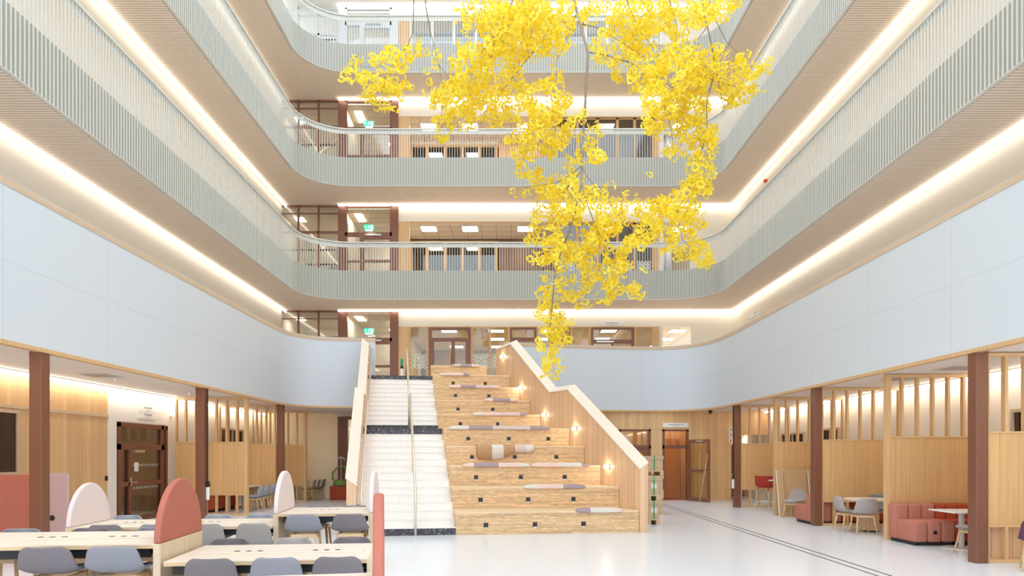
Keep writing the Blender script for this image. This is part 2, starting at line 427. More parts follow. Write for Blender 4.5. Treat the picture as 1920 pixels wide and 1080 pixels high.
q = MB(); q.box(.2, dA0, YGR, YGR + .15, 0, GC); q.box(dA1, dB0, YGR, YGR + .15, 0, GC); q.box(dB1, xwc, YGR, YGR + .15, 0, GC)
q.box(dA0, dA1, YGR, YGR + .15, dTop, GC); q.box(dB0, dB1, YGR, YGR + .15, dTop, GC); q.box(xwc, XG + .2, YGR, YGR + .15, 2.3, GC)
struct(q.build('wall_back.003', 'oakwall'))
struct(bx('trim_6', 'batten', .2, xwc, YGR - .012, YGR, wz(805, YGR), wz(805, YGR) + .02))
# washroom beyond the right end of that wall
struct(bx('wall_back.004', 'terra', xwc - .3, XG + .2, 26.4, 26.5, 0, GC))
struct(bx('wall_back.005', 'cream', xwc - .1, xwc, YGR + .15, 26.4, 0, GC))
# L1 slab: ground ceiling
PL = [(-6.86, NEAR), (-6.86, 19.6), (-6.83, 20.4), (-6.70, 21.1), (-6.45, 21.55), (-6.05, 21.85), (-5.57, 22.0), (-4.35, 22.25)]
PR = [(-.15, 22.95), (1.2, 23.3), (3.31, 23.72), (4.6, 23.9), (5.45, 23.88), (6.05, 23.6), (6.5, 23.05), (6.75, 22.3), (6.84, 21.4), (6.86, 20.3), (6.86, NEAR)]
def smooth(p, n=5):
    out = []
    for i in range(len(p) - 1):
        p0 = Vector(p[max(i-1, 0)]); p1 = Vector(p[i]); p2 = Vector(p[i+1]); p3 = Vector(p[min(i+2, len(p)-1)])
        if (p2 - p1).length > 4: out.append(tuple(p1)); continue
        for k in range(n):
            t = k / n
            out.append(tuple(.5 * ((2*p1) + (p2-p0)*t + (2*p0-5*p1+4*p2-p3)*t*t + (3*p1-p0-3*p2+p3)*t*t*t)))
    return out + [tuple(p[-1])]
PL = [PL[0]] + smooth(PL[1:]); PR = smooth(PR[:-1]) + [PR[-1]]
inL, inR = offset(PL, .03), offset(PR, .03)
HEADL, HEADR = (-4.3, 21.3), (-.02, 22.0)
poly = inL + [HEADL, HEADR] + inR + [(XG + .2, NEAR), (XG + .2, 36), (-XG - .2, 36), (-XG - .2, NEAR)]
o = MB().prism(poly, GC, fl(1) - .01).build('ceiling', 'ceil0'); struct(o)
# the white first-floor parapets
def parapet(path, label):
    t = thing('parapet', label, 'parapet', group='white first-floor parapets')
    MB().sweep(path, [(0, 3.17), (.10, 3.17), (.10, 5.28), (0, 5.28)], uv=True).build('panel', 'parapet', t)
    MB().sweep(path, [(-.01, 5.28), (.11, 5.28), (.11, 5.37), (-.01, 5.37)]).build('capping', 'trim', t)
    MB().sweep(path, [(.015, 5.37), (.085, 5.37), (.085, 5.40), (.015, 5.40)]).build('cover_strip', 'greymetal', t)
    MB().sweep(path, [(-.012, 3.112), (.11, 3.112), (.11, 3.17), (-.012, 3.17)]).build('bottom_rail', 'slat', t)
parapet(PL, 'white curved first-floor parapet running down the left side to the staircase')
parapet(PR, 'white curved first-floor parapet from the tiered seating around the right side')
# upper slabs, soffits
for k in (2, 3, 4):
    p = offset(ring(XB, YB, RB, NEAR), .075)
    poly = p + [(XW + .2, NEAR), (XW + .2, 36), (-XW - .2, 36), (-XW - .2, NEAR)]
    struct(MB().prism(poly, fl(k) - .96, fl(k)).build('ceiling.%03d' % (k - 1), 'soffit'))
p = offset(ring(XB, YB, RB, NEAR), .075)
poly = p + [(XW + .2, NEAR), (XW + .2, 36), (-XW - .2, 36), (-XW - .2, NEAR)]
struct(MB().prism(poly, 18.95, 19.4).build('ceiling.004', 'white'))
# upper side walls
for k in (1, 2, 3, 4):
    top = fl(k) + (3.12 if k < 4 else 2.63)
    sfx = '' if k == 1 else '.%03d' % (k - 1)
    struct(bx('wall_left.%03d' % (k + 4), 'cream', -XW - .15, -XW, NEAR, YW + .1, fl(k), top))
    struct(bx('wall_right.%03d' % (k + 4), 'cream', XW, XW + .15, NEAR, YW + .1, fl(k), top))
# ------------------------------------------------------------------ balustrades of vertical bars
ORD = {2: 'second', 3: 'third', 4: 'fourth'}
for k in (2, 3, 4):
    path = ring(XB, YB, RB, NEAR + 1)
    z0, z1 = fl(k) - .975, fl(k) + 1.06
    t = thing('balustrade', 'grey-green vertical-bar balustrade wrapping the %s-floor gallery%s' % (ORD[k], {2: ', lowest of three', 3: ', middle of three', 4: ', topmost of three'}[k]), 'balustrade', group='gallery balustrades')
    MB().sweep(path, [(.045, z0 + .01), (.06, z0 + .01), (.06, fl(k) + .08), (.045, fl(k) + .08)]).build('fascia', 'fascia', t)
    MB().sweep(path, [(-.03, z1), (.05, z1), (.05, z1 + .035), (-.03, z1 + .035)]).build('handrail', 'bar', t)
    MB().sweep(path, [(.026, z1 - .15), (.036, z1 - .15), (.036, z1 - .02), (.026, z1 - .02)]).build('top_plate', 'bar', t)
    MB().sweep(path, [(-.026, z0), (.045, z0), (.045, z0 + .012), (-.026, z0 + .012)]).build('bottom_rail', 'bar', t)
    # walk the path
    pts = []; L = 0
    P = [Vector(a) for a in path]; step = .095; nxt = .05
    for i in range(len(P) - 1):
        seg = (P[i+1] - P[i]).length
        while nxt <= L + seg:
            q = P[i] + (P[i+1] - P[i]) * ((nxt - L) / seg); d = (P[i+1] - P[i]).normalized()
            pts.append((q, d)); nxt += step
        L += seg
    ymin = {2: 9.95, 3: 14.7, 4: 20.75}[k]
    side = {-1: [], 1: []}
    for q, d in pts:
        if q.y >= ymin and abs(q.x) > XB - .9: side[1 if q.x > 0 else -1].append((q, d))
    big = set()
    for s in side.values():
        s.sort(key=lambda e: e[0].y); big |= {(round(q.x, 3), round(q.y, 3)) for q, d in s[:50]}
    rest = MB(); proto = None
    for q, d in pts:
        if (round(q.x, 3), round(q.y, 3)) in big:
            if proto is None:
                proto = MB().box(-.0065, .0065, -.009, .009, z0 + .012, z1).build('baluster', 'bar', t); b = proto
            else: b = proto.copy(); COL.objects.link(b)
            b.location = (q.x, q.y, 0); b.rotation_euler = (0, 0, math.atan2(d.y, d.x))
        else:
            T = Matrix.Translation((q.x, q.y, 0)) @ Matrix.Rotation(math.atan2(d.y, d.x), 4, 'Z')
            rest.box(-.0065, .0065, -.009, .009, z0 + .012, z1, T)
    rest.build('balusters', 'bar', t)['kind'] = 'stuff'

# ------------------------------------------------------------------ cove lights
def cove(k, which, label):
    zt = fl(k) + 3.12 if k < 4 else 18.95
    t = thing('cove_light', label, 'light', group='linear cove lights under the galleries')
    if which == 'back':
        a, b = wx(636, YW), XW
        bx('diffuser', 'strip', a, b, YW - .20, YW - .15, zt - .075, zt - .012, t); bx('channel', 'white', a, b, YW - .15, YW, zt - .012, zt - .001, t)
    else:
        s = -1 if which == 'left' else 1
        xa, xb = sorted((s * (XW - .14), s * (XW - .19)))
        bx('diffuser', 'strip_side', xa, xb, NEAR, YW - .02, zt - .085, zt - .012, t)
        xa, xb = sorted((s * XW, s * (XW - .14)))
        bx('channel', 'white', xa, xb, NEAR, YW - .02, zt - .012, zt - .001, t)
for k, on in ((1, 'first'), (2, 'second'), (3, 'third'), (4, 'fourth')):
    for s, d in (('left', 'left side wall'), ('back', 'end wall'), ('right', 'right side wall')):
        cove(k, s, 'glowing warm light line along the top of the %s-floor %s' % (on, d))
def gline(name, x, y0, y1, label):
    t = thing('ceiling_light_line', label, 'light', group='ground-floor light lines')
    bx('diffuser', 'strip0', x - .02, x + .02, y0, y1, GC - .075, GC - .03, t); bx('channel', 'white', x - .03, x + .03, y0, y1, GC - .03, GC - .001, t)
gline('linear_light', -XG + .17, NEAR, 24.9, 'thin light line under the ceiling along the left ground-floor wall')
gline('linear_light', XG - .13, NEAR, 23.8, 'thin light line under the ceiling along the right ground-floor wall')

# ------------------------------------------------------------------ end walls of the galleries
WN = [0]
def window(mat, bars, panes, gl='glass', y=YW, th=.08, label=None, name='window'):
    """bars, panes: lists of (x0, x1, z0, z1) in the wall plane"""
    WN[0] += 1
    q = MB()
    for a, b, c, d in bars: q.box(a, b, y - th/2, y + th/2, c, d)
    fr = struct(q.build('%s_%d' % (name, WN[0]), mat), label)
    for a, b, c, d in panes: bx('pane', gl, a, b, y - .006, y + .006, c, d, fr)
    return fr
def lattice(x0, x1, z0, z1, y, parent, n=4, w=.028):
    """film on the glass: linked diamonds with larger open diamonds in the middle"""
    d = (x1 - x0) / n; q = MB(); rows = max(1, round((z1 - z0) / d)); 
    def ring_d(cx, cz, r):
        ri = max(.01, r - w * 1.1); vs = []
        for rr in (r, ri):
            for sx, sz in ((1, 0), (0, 1), (-1, 0), (0, -1)): vs.append((cx + sx * rr, y, cz + sz * rr))
        o = len(q.v); q.v += vs
        for i in range(4): q.f.append([o + i, o + (i+1) % 4, o + 4 + (i+1) % 4, o + 4 + i]); q.mi.append(0); q.sm.append(False)
    for i in range(n):
        for j in range(rows):
            cx, cz = x0 + d * (i + .5), z0 + d * (j + .5)
            ring_d(cx, cz, d / 2 + .012)
            if i + 1 < n and j + 1 < rows and not (n >= 4 and i == n // 2 - 1 and j == rows // 2 - 1): ring_d(cx + d/2, cz + d/2, d / 2 - .03)
    o = q.build('lattice_film', 'decal', parent, solid=.003); return o
def panel_light(x, y, z, label, sx=.6, sy=.6):
    t = thing('ceiling_light', label, 'ceiling light', (x, y, z), group='square ceiling lights behind the end walls')
    bx('diffuser', 'panelight', -sx/2, sx/2, -sy/2, sy/2, -.012, -.001, t)
    q = MB()
    for a, b, c, d in ((-sx/2-.02, -sx/2, -sy/2-.02, sy/2+.02), (sx/2, sx/2+.02, -sy/2-.02, sy/2+.02), (-sx/2, sx/2, -sy/2-.02, -sy/2), (-sx/2, sx/2, sy/2, sy/2+.02)): q.box(a, b, c, d, -.015, -.001)
    q.build('rim', 'white', t)
def exit_sign(x, y, z, label, wires):
    t = thing('exit_sign', label, 'exit sign', (x, y, z))
    bx('sign_box', 'exit', -.19, .19, -.025, .025, 0, .2, t)
    q = MB()   # running figure, arrow and doorway
    q.box(.06, .15, -.03, -.026, .03, .17); q.box(-.16, -.08, -.03, -.026, .09, .11)
    q.extrude([(-.17, -.03, .1), (-.12, -.03, .06), (-.12, -.03, .14)], (0, .004, 0))
    q.cyl((0, 0), .014, .014, .026, .03, 10, Matrix.Translation((.0, 0, .155)) @ Matrix.Rotation(PI/2, 4, 'X'))
    for a, b in (((0, -.028, .14), (-.015, -.028, .095)), ((-.015, -.028, .095), (.02, -.028, .06)), ((-.015, -.028, .095), (-.045, -.028, .05)), ((0, -.028, .135), (.035, -.028, .11)), ((0, -.028, .135), (-.035, -.028, .12))): q.bar(a, b, .012, .012, (0, 1, 0))
    q.build('pictogram', 'exitwhite', t)
    bx('lamp_strip', 'panelight', -.13, .13, -.02, .02, -.03, -.001, t)
    for s in (-.05, .05): MB().tube([(s, 0, .2), (s, 0, wires)], .003, 5).build('suspension_wire', 'cable', t)
tile_z = 2.50
for k in (1, 2, 3, 4):
    f = fl(k); top = f + 3.12 if k < 4 else 18.95; on = {1: 'first', 2: 'second', 3: 'third', 4: 'fourth'}[k]
    X = lambda px: wx(px, YW)
    # cream band and right-hand wall
    lint = f + tile_z if k < 4 else 18.55
    q = MB(); q.box(X(747), X(1295), YW, YW + .15, lint, top); q.box(X(1295), XW, YW, YW + .15, f, top); q.box(X(1236), X(1243), YW, YW + .15, f, lint)
    struct(q.build('wall_back.%03d' % (5 + k), 'cream'))
    struct(bx('trim_%d' % (6 + k), 'batten', X(747), X(1236), YW - .01, YW + .02, lint - .04, lint))
    struct(bx('wall_back.%03d' % (9 + k), 'oakwall', X(747), X(768), YW - .02, YW + .15, f, lint))
    # glazed stair screen
    vs = [X(523) , X(558), X(596), X(634)]
    mats = 'brownframe' if k < 4 else 'louver'
    bars = [(x, x + .07, f, top) for x in vs] + [(vs[0], vs[-1], top - .06, top), (vs[0], vs[-1], top - 1.08, top - 1.0), (vs[0], vs[-1], top - .33, top - .30), (vs[0], vs[-1], f, f + .08)]
    fr = window(mats, bars, [(vs[i] + .07, vs[i+1], f + .08, top - .06) for i in range(3)], 'glass', label='glazed screen of brown bars before the %s-floor stair room' % on)
    q = MB()
    for zz in (f + 1.39, f + .83):
        x = vs[0] + .12
        while x < vs[-1] - .05:
            q.cyl((0, 0), .04, .04, -.002, .002, 10, Matrix.Translation((x, YW - .011, zz)) @ Matrix.Rotation(PI/2, 4, 'X')); x += .115
    q.build('marker_dots', 'ink', fr)
    # door screen
    a, b = X(636), X(747); zt = f + 1.92
    q = [(a, a + .24, f, top), (b - .24, b, f, top), (a + .24, b - .24, top - .09, top), (a + .24, b - .24, zt, zt + .14), (a + .24, a + .32, f, top), (b - .32, b - .24, f, top),
         (X(675), X(683), f, zt), (a + .32, b - .32, f, f + .1), (X(683), b - .32, f + .92, f + 1.0), (X(683), b - .32, zt - .1, zt), (a + .32, X(675), f + .92, f + .98)]
    dn = window(mats, q, [(a + .32, b - .32, zt + .14, top - .09), (a + .32, X(675), f + .1, zt), (X(683), b - .32, f + .1, zt - .1)], 'glass', th=.14, label='brown framed glass door to the %s-floor corridor' % on, name='door')
    bx('door_closer', 'steel', X(686), X(716), YW - .13, YW - .07, zt + .0, zt + .05, dn)
    MB().tube([(X(680), YW - .08, f + .95), (X(680), YW - .13, f + .95), (X(680) + .13, YW - .13, f + .95)], .011, 8).build('handle', 'steel', dn)
    if k < 4:
        exit_sign(wx(692, YW - .25), YW - .25, wz({1: 625, 2: 431, 3: 237}[k], YW - .25), 'green exit sign hanging before the %s-floor corridor door' % on, top - wz({1: 625, 2: 431, 3: 237}[k], YW - .25))
    # rooms behind
    if k < 4:
        n0 = 20 + k * 6
        q = MB(); q.box(X(747) + .1, XW + .2, YW + .16, 34.5, f + tile_z + .0, f + tile_z + .03); q.box(-6.4, X(747) - .05, YW + .1, 31.0, f + 3.04, f + 3.07)
        struct(q.build('ceiling.%03d' % (10 + k), 'tile'))
        q = MB()   # grid joints of the tiles
        x = -4.1
        while x < XW: q.box(x - .008, x + .008, YW + .16, 34.5, f + tile_z - .004, f + tile_z); x += .6
        y = 27.1
        while y < 34.5: q.box(X(747) + .1, XW + .2, y - .008, y + .008, f + tile_z - .004, f + tile_z); (q.box(-6.4, X(747) - .05, y - .008, y + .008, f + 3.036, f + 3.04) if y < 31 else 0); y += .6
        struct(q.build('trim_%d' % (n0), 'interior'))
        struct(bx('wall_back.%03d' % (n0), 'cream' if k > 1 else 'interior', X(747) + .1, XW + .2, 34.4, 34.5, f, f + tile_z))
        struct(bx('wall_back.%03d' % (n0 + 1), 'cream', -6.4, X(747) + .1, 31.0, 31.1, f, f + 3.1))
        struct(bx('wall_back.%03d' % (n0 + 2), 'cream', X(747) - .05, X(747) + .1, YW + .16, 34.5, f, f + 3.1))
        struct(bx('wall_back.%03d' % (n0 + 3), 'cream', -6.55, -6.4, YW + .16, 34.5, f, top))
        struct(bx('wall_back.%03d' % (n0 + 4), 'cream', -9.2, -6.55, 30.4, 30.5, f, top))
        # flight of stairs in the stair room
        t = thing('stair_flight', 'pale stair flight seen through the %s-floor stair screen' % on, 'stairs', group='stair flights in the stair room')
        q = MB(); n = 14
        for i in range(n): q.box(-8.9 + i * .16, -8.9 + (i + 1) * .16, 28.6, 29.8, f + i * .15, f + .17 + i * .15)
        q.build('tread', 'step', t)
        MB().bar((-8.9, 28.55, f + .2), (-6.7, 28.55, f + 2.28), .05, .35).build('string', 'cream', t)
        MB().tube([(-8.9, 28.5, f + 1.05), (-6.7, 28.5, f + 3.0)], .025, 8).build('stair_handrail', 'rail', t)
        struct(bx('wall_left.%03d' % (n0 + 5), 'cream', -9.2, -9.05, YW + .1, 30.5, f, top))
        rows = {1: (27.4, 29.3, 31.4), 2: (27.35,), 3: (27.35,)}[k]
        for r, y in enumerate(rows):
            for i, x in enumerate((-3.2, -1.55, .66, 3.9, 6.85)):
                if k == 1: x = (-2.4, -.5, 1.6, 4.0, 6.75)[i]
                rn = ('just behind', 'in the second row behind', 'in the third row behind')[r]
                panel_light(x, y, f + tile_z, 'ceiling light %s the %s-floor end wall, %s' % (rn, on, ('nearest the brown corridor door', 'second from the brown door', 'third from the brown door', 'fourth from the brown door', 'by the white pier')[i]))
        panel_light(-5.0, 30.2, f + 3.03, 'added square ceiling light deep in the %s-floor corridor behind the brown door' % on, .5, .5); panel_light(-6.0, 27.6, f + 3.03, 'added ceiling light close behind the %s-floor brown corridor door' % on, .3, .9)  # corridor lamps added to brighten the view through the glass doors
        struct(bx('ceiling.%03d' % (20 + k), 'soffit', -9.2, -6.4, YW + .15, 30.5, top - .02, top))
        panel_light(-8.55, 28.0, top - .03, 'ceiling light in the %s-floor stair room' % on, .35, .5); panel_light(-6.85, 29.3, top - .03, 'added second ceiling light deep in the %s-floor stair room' % on, .3, .6)  # second lamp added to brighten the cream stair room

# first floor: glazing in the wall plane
f = fl(1); X = lambda px: wx(px, YW); lint = f + tile_z - .04
zt = wz(640, YW)
w1 = window('batten', [(X(768), X(770), f, lint), (X(800), X(804), f, lint), (X(770), X(800), f, f + .04)], [(X(770), X(800), f + .04, lint)], 'glassw', label='narrow glass panel with pale lattice film beside the first-floor double door')
lattice(X(771), X(799.5), wz(692, YW), wz(665, YW), YW - .012, w1, 4, .036)
dd = [(X(804), X(810), f, lint), (X(877), X(883), f, lint), (X(810), X(877), wz(619, YW), lint), (X(810), X(877), zt, wz(634, YW)), (X(846), X(853), f, zt), (X(810), X(877), f, f + .1), (X(810), X(814), f, zt), (X(873), X(877), f, zt)]
w2 = window('brownframe', dd, [(X(810), X(877), wz(634, YW), wz(619, YW)), (X(814), X(846), f + .1, zt), (X(853), X(873), f + .1, zt)], 'glassw', th=.12, label='brown framed double glass door at the top of the tiered seating', name='door')
MB().tube([(X(850), YW - .07, f + 1.0), (X(850), YW - .12, f + 1.0), (X(850) + .13, YW - .12, f + 1.0)], .011, 8).build('handle', 'steel', w2)
w3 = window('batten', [(X(883), X(887), f, lint), (X(917), X(920.5), f, lint), (X(951.5), X(956), f, lint)], [(X(887), X(917), f, lint), (X(920.5), X(951.5), f, lint)], 'glassw', label='two glass panels with pale lattice film right of the first-floor double door')
lattice(X(887.5), X(916.5), wz(692, YW), wz(665, YW), YW - .012, w3, 4, .036)
lattice(X(921), X(951), wz(692, YW), wz(665, YW), YW - .012, w3, 4, .036)
w4 = window('brownframe', [(X(956), X(960), f, lint), (X(1002), X(1006), f, lint), (X(960), X(1002), lint - .08, lint), (X(960), X(1002), zt, zt + .14), (X(960), X(1002), f, f + .1)], [(X(960), X(1002), zt + .14, lint - .08), (X(960), X(1002), f + .1, zt)], 'glassw', label='brown framed glass panel behind the lowest yellow strand')
w5 = window('batten', [(X(1006), X(1009), f, lint), (X(1037), X(1040), f, lint), (X(1070), X(1073), f, lint), (X(1103), X(1108), f, lint)], [(X(1009), X(1037), f, lint), (X(1040), X(1070), f, lint), (X(1073), X(1103), f, lint)], 'glassw', label='three glass panels behind the parapet right of the hanging tree')
w6 = window('brownframe', [(X(1108), X(1112), f, lint), (X(1184), X(1189), f, lint), (X(1112), X(1184), lint - .07, lint), (X(1112), X(1184), zt - .08, zt + .06), (X(1146), X(1150), f, zt), (X(1112), X(1184), f, f + .1)], [(X(1112), X(1184), zt + .06, lint - .07), (X(1112), X(1146), f + .1, zt), (X(1150), X(1184), f + .1, zt)], 'glassw', th=.12, label='brown framed glass door under the long white sign', name='door')
bx('door_closer', 'steel', X(1118), X(1150), YW - .13, YW - .06, zt - .06, zt, w6)
w7 = window('batten', [(X(1189), X(1193), f, lint), (X(1222), X(1236), f, lint)], [(X(1193), X(1222), f, lint)], 'glassw', label='last glass panel before the white pier on the first floor')
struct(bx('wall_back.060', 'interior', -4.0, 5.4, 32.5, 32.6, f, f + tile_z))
# broom handle leaning in the doorway, exit button by the stair head
MB().tube([(X(840), YW - .14, f + .02), (X(847), YW - .10, wz(643, YW))], .017, 8).build('broom_handle', 'slat')
tag(bpy.data.objects['broom_handle'], 'wooden pole leaning against the first-floor double glass door', 'pole')
t = thing('alarm_post', 'green and black exit button post standing by the stair head', 'exit button', (wx(753.5, 23.6), 23.6, f))
bx('post', 'signwhite', -.04, .04, -.03, .03, 0, .5, t); bx('reader', 'black', -.045, .045, -.04, .04, .5, .6, t); bx('green_box', 'buttongreen', -.045, .045, -.045, .045, .6, .84, t)
# second and third floors: recessed partition, lattice screens
for k in (2, 3):
    f = fl(k); on = ORD[k]; YP = 28.65; XP = lambda px: wx(px, YP)
    t = thing('glazed_partition', 'oak framed partition of dark glass set back on the %s floor' % on, 'glass partition', group='set-back dark glass partitions')
    ztop = wz({2: 452, 3: 272}[k], YP); ztop = min(ztop, f + tile_z - .01)
    q = MB(); q.box(XP(768), XP(935), YP - .05, YP + .05, ztop - .1, ztop)
    for px in (768, 799, 832, 865, 896, 928): q.box(XP(px), XP(px + 5), YP - .05, YP + .05, f, ztop - .1)
    q.build('frame', 'slat', t)
    for a, b in ((773, 799), (804, 832), (837, 865), (870, 896), (901, 928)):
        bx('pane', 'glassd', XP(a), XP(b), YP - .006, YP + .006, f, ztop - .1, t)
    if k == 2:
        for a, b in ((773, 799), (804, 832), (837, 865), (870, 888)): lattice(XP(a), XP(b), f + .28, f + .62, YP - .012, t, 3)
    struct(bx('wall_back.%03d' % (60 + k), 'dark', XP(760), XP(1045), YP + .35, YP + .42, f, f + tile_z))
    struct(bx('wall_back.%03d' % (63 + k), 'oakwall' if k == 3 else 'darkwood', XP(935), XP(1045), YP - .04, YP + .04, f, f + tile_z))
    if k == 3: struct(bx('wall_back.%03d' % (66 + k), 'cream', XP(768), XP(935), YP - .04, YP + .04, ztop, f + tile_z))
    t = thing('lattice_screen', 'oak framed glass screen with pale lattice film on the %s floor behind the tree' % on, 'glass partition', group='lattice film screens')
    y = 26.62; XS = lambda px: wx(px, y); z1 = f + tile_z - .02
    q = MB()
    cols = [1040, 1080, 1118, 1155, 1187, 1222]
    for px in cols: q.box(XS(px), XS(px + 5), y - .05, y + .05, f, z1)
    q.box(XS(cols[0]), XS(cols[-1] + 5), y - .05, y + .05, z1 - .06, z1)
    q.build('frame', 'slat', t)
    for a, b in zip(cols[:-1], cols[1:]):
        bx('pane', 'glassd', XS(a + 5), XS(b), y - .006, y + .006, f, z1 - .06, t)
        lattice(XS(a + 6), XS(b - 1), f + .28, f + (.8 if k == 3 else .95), y - .012, t, 4, .04)
    struct(bx('wall_back.%03d' % (70 + k), 'oakwall', XS(1227), XS(1237), y - .1, y + .1, f, z1))
    # pale curtain / furniture seen through
    q = MB(); n = 40
    pth = [(wx(1160, 28) + i * .055, 28 + .05 * math.sin(i * 1.7)) for i in range(n)]
    q.sweep(pth, [(0, f + .05), (.004, f + .05), (.004, f + tile_z - .05), (0, f + tile_z - .05)])
    tag(q.build('curtain', 'shell_sky', smooth=True), 'blue-grey pleated curtain behind the lattice film screen on the %s floor' % on, 'curtain', 'curtains behind the lattice screens')
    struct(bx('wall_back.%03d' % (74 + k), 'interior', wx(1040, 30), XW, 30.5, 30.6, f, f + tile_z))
    bxn = bx('counter', 'oakpanel' if k == 2 else 'whitelam', wx(888, 28), wx(901, 28), 27.9, 28.3, f, f + .9)
    tag(bxn, 'small pale upright stand before the dark glass partition on the %s floor' % on, 'stand')
# fourth floor: white bright glazing onto the sky
f = fl(4)
bars = [(X(768), X(772), f, 18.55)]
px = 772
cols = []
while px < 1236: cols.append((px, min(px + 36, 1236))); px += 41
for a, b in cols: bars.append((X(b), X(b + 5), f, 18.55))
bars.append((X(768), X(1241), 18.42, 18.55)); bars.append((X(768), X(1241), f, f + .1))
wf = window('cream', bars, [(X(a), X(b), f + .1, 18.42) for a, b in cols], 'glass', label='row of bright windows with louvres on the fourth floor')
q = MB()
z = f + .25
while z < 18.4: q.box(X(772), X(1236), YW + .5, YW + .75, z, z + .05); z += .19
q.build('louvre', 'louver', wf)
q = MB()
for i in range(7): q.box(-8.9, -6.5, 28 + i * .28, 28.2 + i * .28, f + .01 + i * .3, f + .06 + i * .3)
t = tag(q.build('stair_flight', 'louver'), 'white open-tread stair behind the fourth-floor stair screen', 'stairs')
bx('string', 'louver', -8.95, -8.9, 27.9, 30.2, f, f + .15, t)
for i, px in enumerate((690, 795)):
    o = MB().cyl((wx(px, 25.6), 25.6), .09, .09, 18.85, 18.95, 16).build('downlight', 'greymetal')
    tag(o, 'round ceiling spot at the fourth-floor ceiling %s' % ('above the corridor door' if i == 0 else 'above the first bright window'), 'spotlight', 'ceiling spots at the top gallery')
    bx('lens', 'white', wx(px, 25.6) - .05, wx(px, 25.6) + .05, 25.55, 25.65, 18.84, 18.85, o)
# signs with small lettering
def sign(name, label, x0, x1, z0, z1, y, rows, axis='x', face=-1, cat='sign', words=None):
    t = thing(name, label, cat)
    if axis == 'x': bx('board', 'signwhite', x0, x1, y - .02, y, z0, z1, t)
    else: bx('board', 'signwhite', min(y, y - face * -.02), max(y, y - face * -.02), x0, x1, z0, z1, t)
    q = MB(); h = (z1 - z0)
    for (cz, hh, fa, fb) in rows:
        n = max(3, int((fb - fa) * 26)); L = (x1 - x0)
        a = fa
        while a < fb:
            ln = rnd.uniform(.012, .03); b = min(fb, a + ln)
            if axis == 'x': q.box(x0 + a * L, x0 + b * L, y - .024, y - .02, z0 + (cz - hh/2) * h, z0 + (cz + hh/2) * h)
            else:
                xx = y + face * .021
                q.box(xx - .002, xx + .002, x0 + a * L, x0 + b * L, z0 + (cz - hh/2) * h, z0 + (cz + hh/2) * h)
            a = b + .006
    q.build('lettering', 'signgrey', t)
    return t
sign('wall_sign', 'long white sign above the brown framed door on the first floor', X(1126), X(1168), wz(610, YW), wz(603, YW), YW, [(.6, .28, .2, .8), (.2, .12, .35, .65)])
Yd = YGR
sign('wall_sign', 'white sign above the open glass door at the back of the ground floor', wx(1243, Yd), wx(1290, Yd), wz(801, Yd), wz(793, Yd), Yd, [(.6, .25, .2, .82), (.22, .12, .4, .6)])
ya, yb = XW / (1425 - CX) * F, XW / (1404 - CX) * F
sign('wall_sign', 'white directory sign with grey rules on the right first-floor wall', ya, yb, 5.95, 6.75, XW, [(.9, .04, .1, .5), (.75, .02, 0, 1), (.6, .04, .1, .6), (.5, .02, 0, 1), (.35, .04, .1, .7), (.25, .02, 0, 1), (.12, .04, .1, .5)], 'y', -1)
ya, yb = XG / (CX - 258) * F, XG / (CX - 294) * F
for i in range(3):
    z0 = 2.50 + (2 - i) * .17
    sign('wall_sign', ('topmost', 'middle', 'lowest')[i] + ' of three white sign plates above the brown glazed door on the left', ya, yb, z0, z0 + .16, -XG, [(.65, .25, .3, .7), (.25, .1, .4, .6)], 'y', 1)
o = MB().cyl((0, 0), .06, .06, 0, .1, 14, Matrix.Translation((XW - .0, XW / (1438 - CX) * F, wz(339, XW / (1438 - CX) * F))) @ Matrix.Rotation(-PI/2, 4, 'Y')).build('alarm_bell', 'alarm')
tag(o, 'red round alarm sounder on the right second-floor wall', 'alarm'); bx('alarm_base', 'signwhite', XW - .01, XW, o.data.vertices[0].co.y - .08, o.data.vertices[0].co.y + .08, o.data.vertices[0].co.z - .3, o.data.vertices[0].co.z - .1, o)
# ------------------------------------------------------------------ staircase and tiered seating
R = .1512
U = Vector((math.cos(rad(7.2)), math.sin(rad(7.2)), 0)); V = Vector((-math.sin(rad(9.8)), math.cos(rad(9.8)), 0))
O = Vector((-1.06, 13.66, 0))
def yn(n): return 13.62 + .269 * (n - 1) if n <= 15 else 18.65 + .258 * (n - 16)
def vn(n): return (yn(n) - 13.62) / V.y
def S(u, v, z): return O + U * u + V * v + Vector((0, 0, z))
SW = -1.97
st = thing('staircase', 'white terrazzo staircase with black bottom, landing and top risers', 'staircase')
for n in range(1, 28):
    dark = n in (1, 15, 16, 27)
    a, b = vn(n), (vn(n + 1) if n < 27 else vn(27) + .9)
    z0 = 0 if n < 3 else R * (n - 2.4)
    q = MB(); q.hexa([S(SW, a, z0), S(0, a, z0), S(0, b + .05, z0), S(SW, b + .05, z0)], [S(SW, a, n*R - .012), S(0, a, n*R - .012), S(0, b + .05, n*R - .012), S(SW, b + .05, n*R - .012)])
    o = q.build('riser', 'dark_terrazzo' if dark else 'step', st)
    q = MB(); q.hexa([S(SW, a - .018, n*R - .014), S(0, a - .018, n*R - .014), S(0, b, n*R - .014), S(SW, b, n*R - .014)], [S(SW, a - .018, n*R), S(0, a - .018, n*R), S(0, b, n*R), S(SW, b, n*R)])
    o2 = q.build('tread', 'dark_terrazzo' if n in (15, 27) else 'step', st)
    if dark: o['label'] = 'black speckled riser'
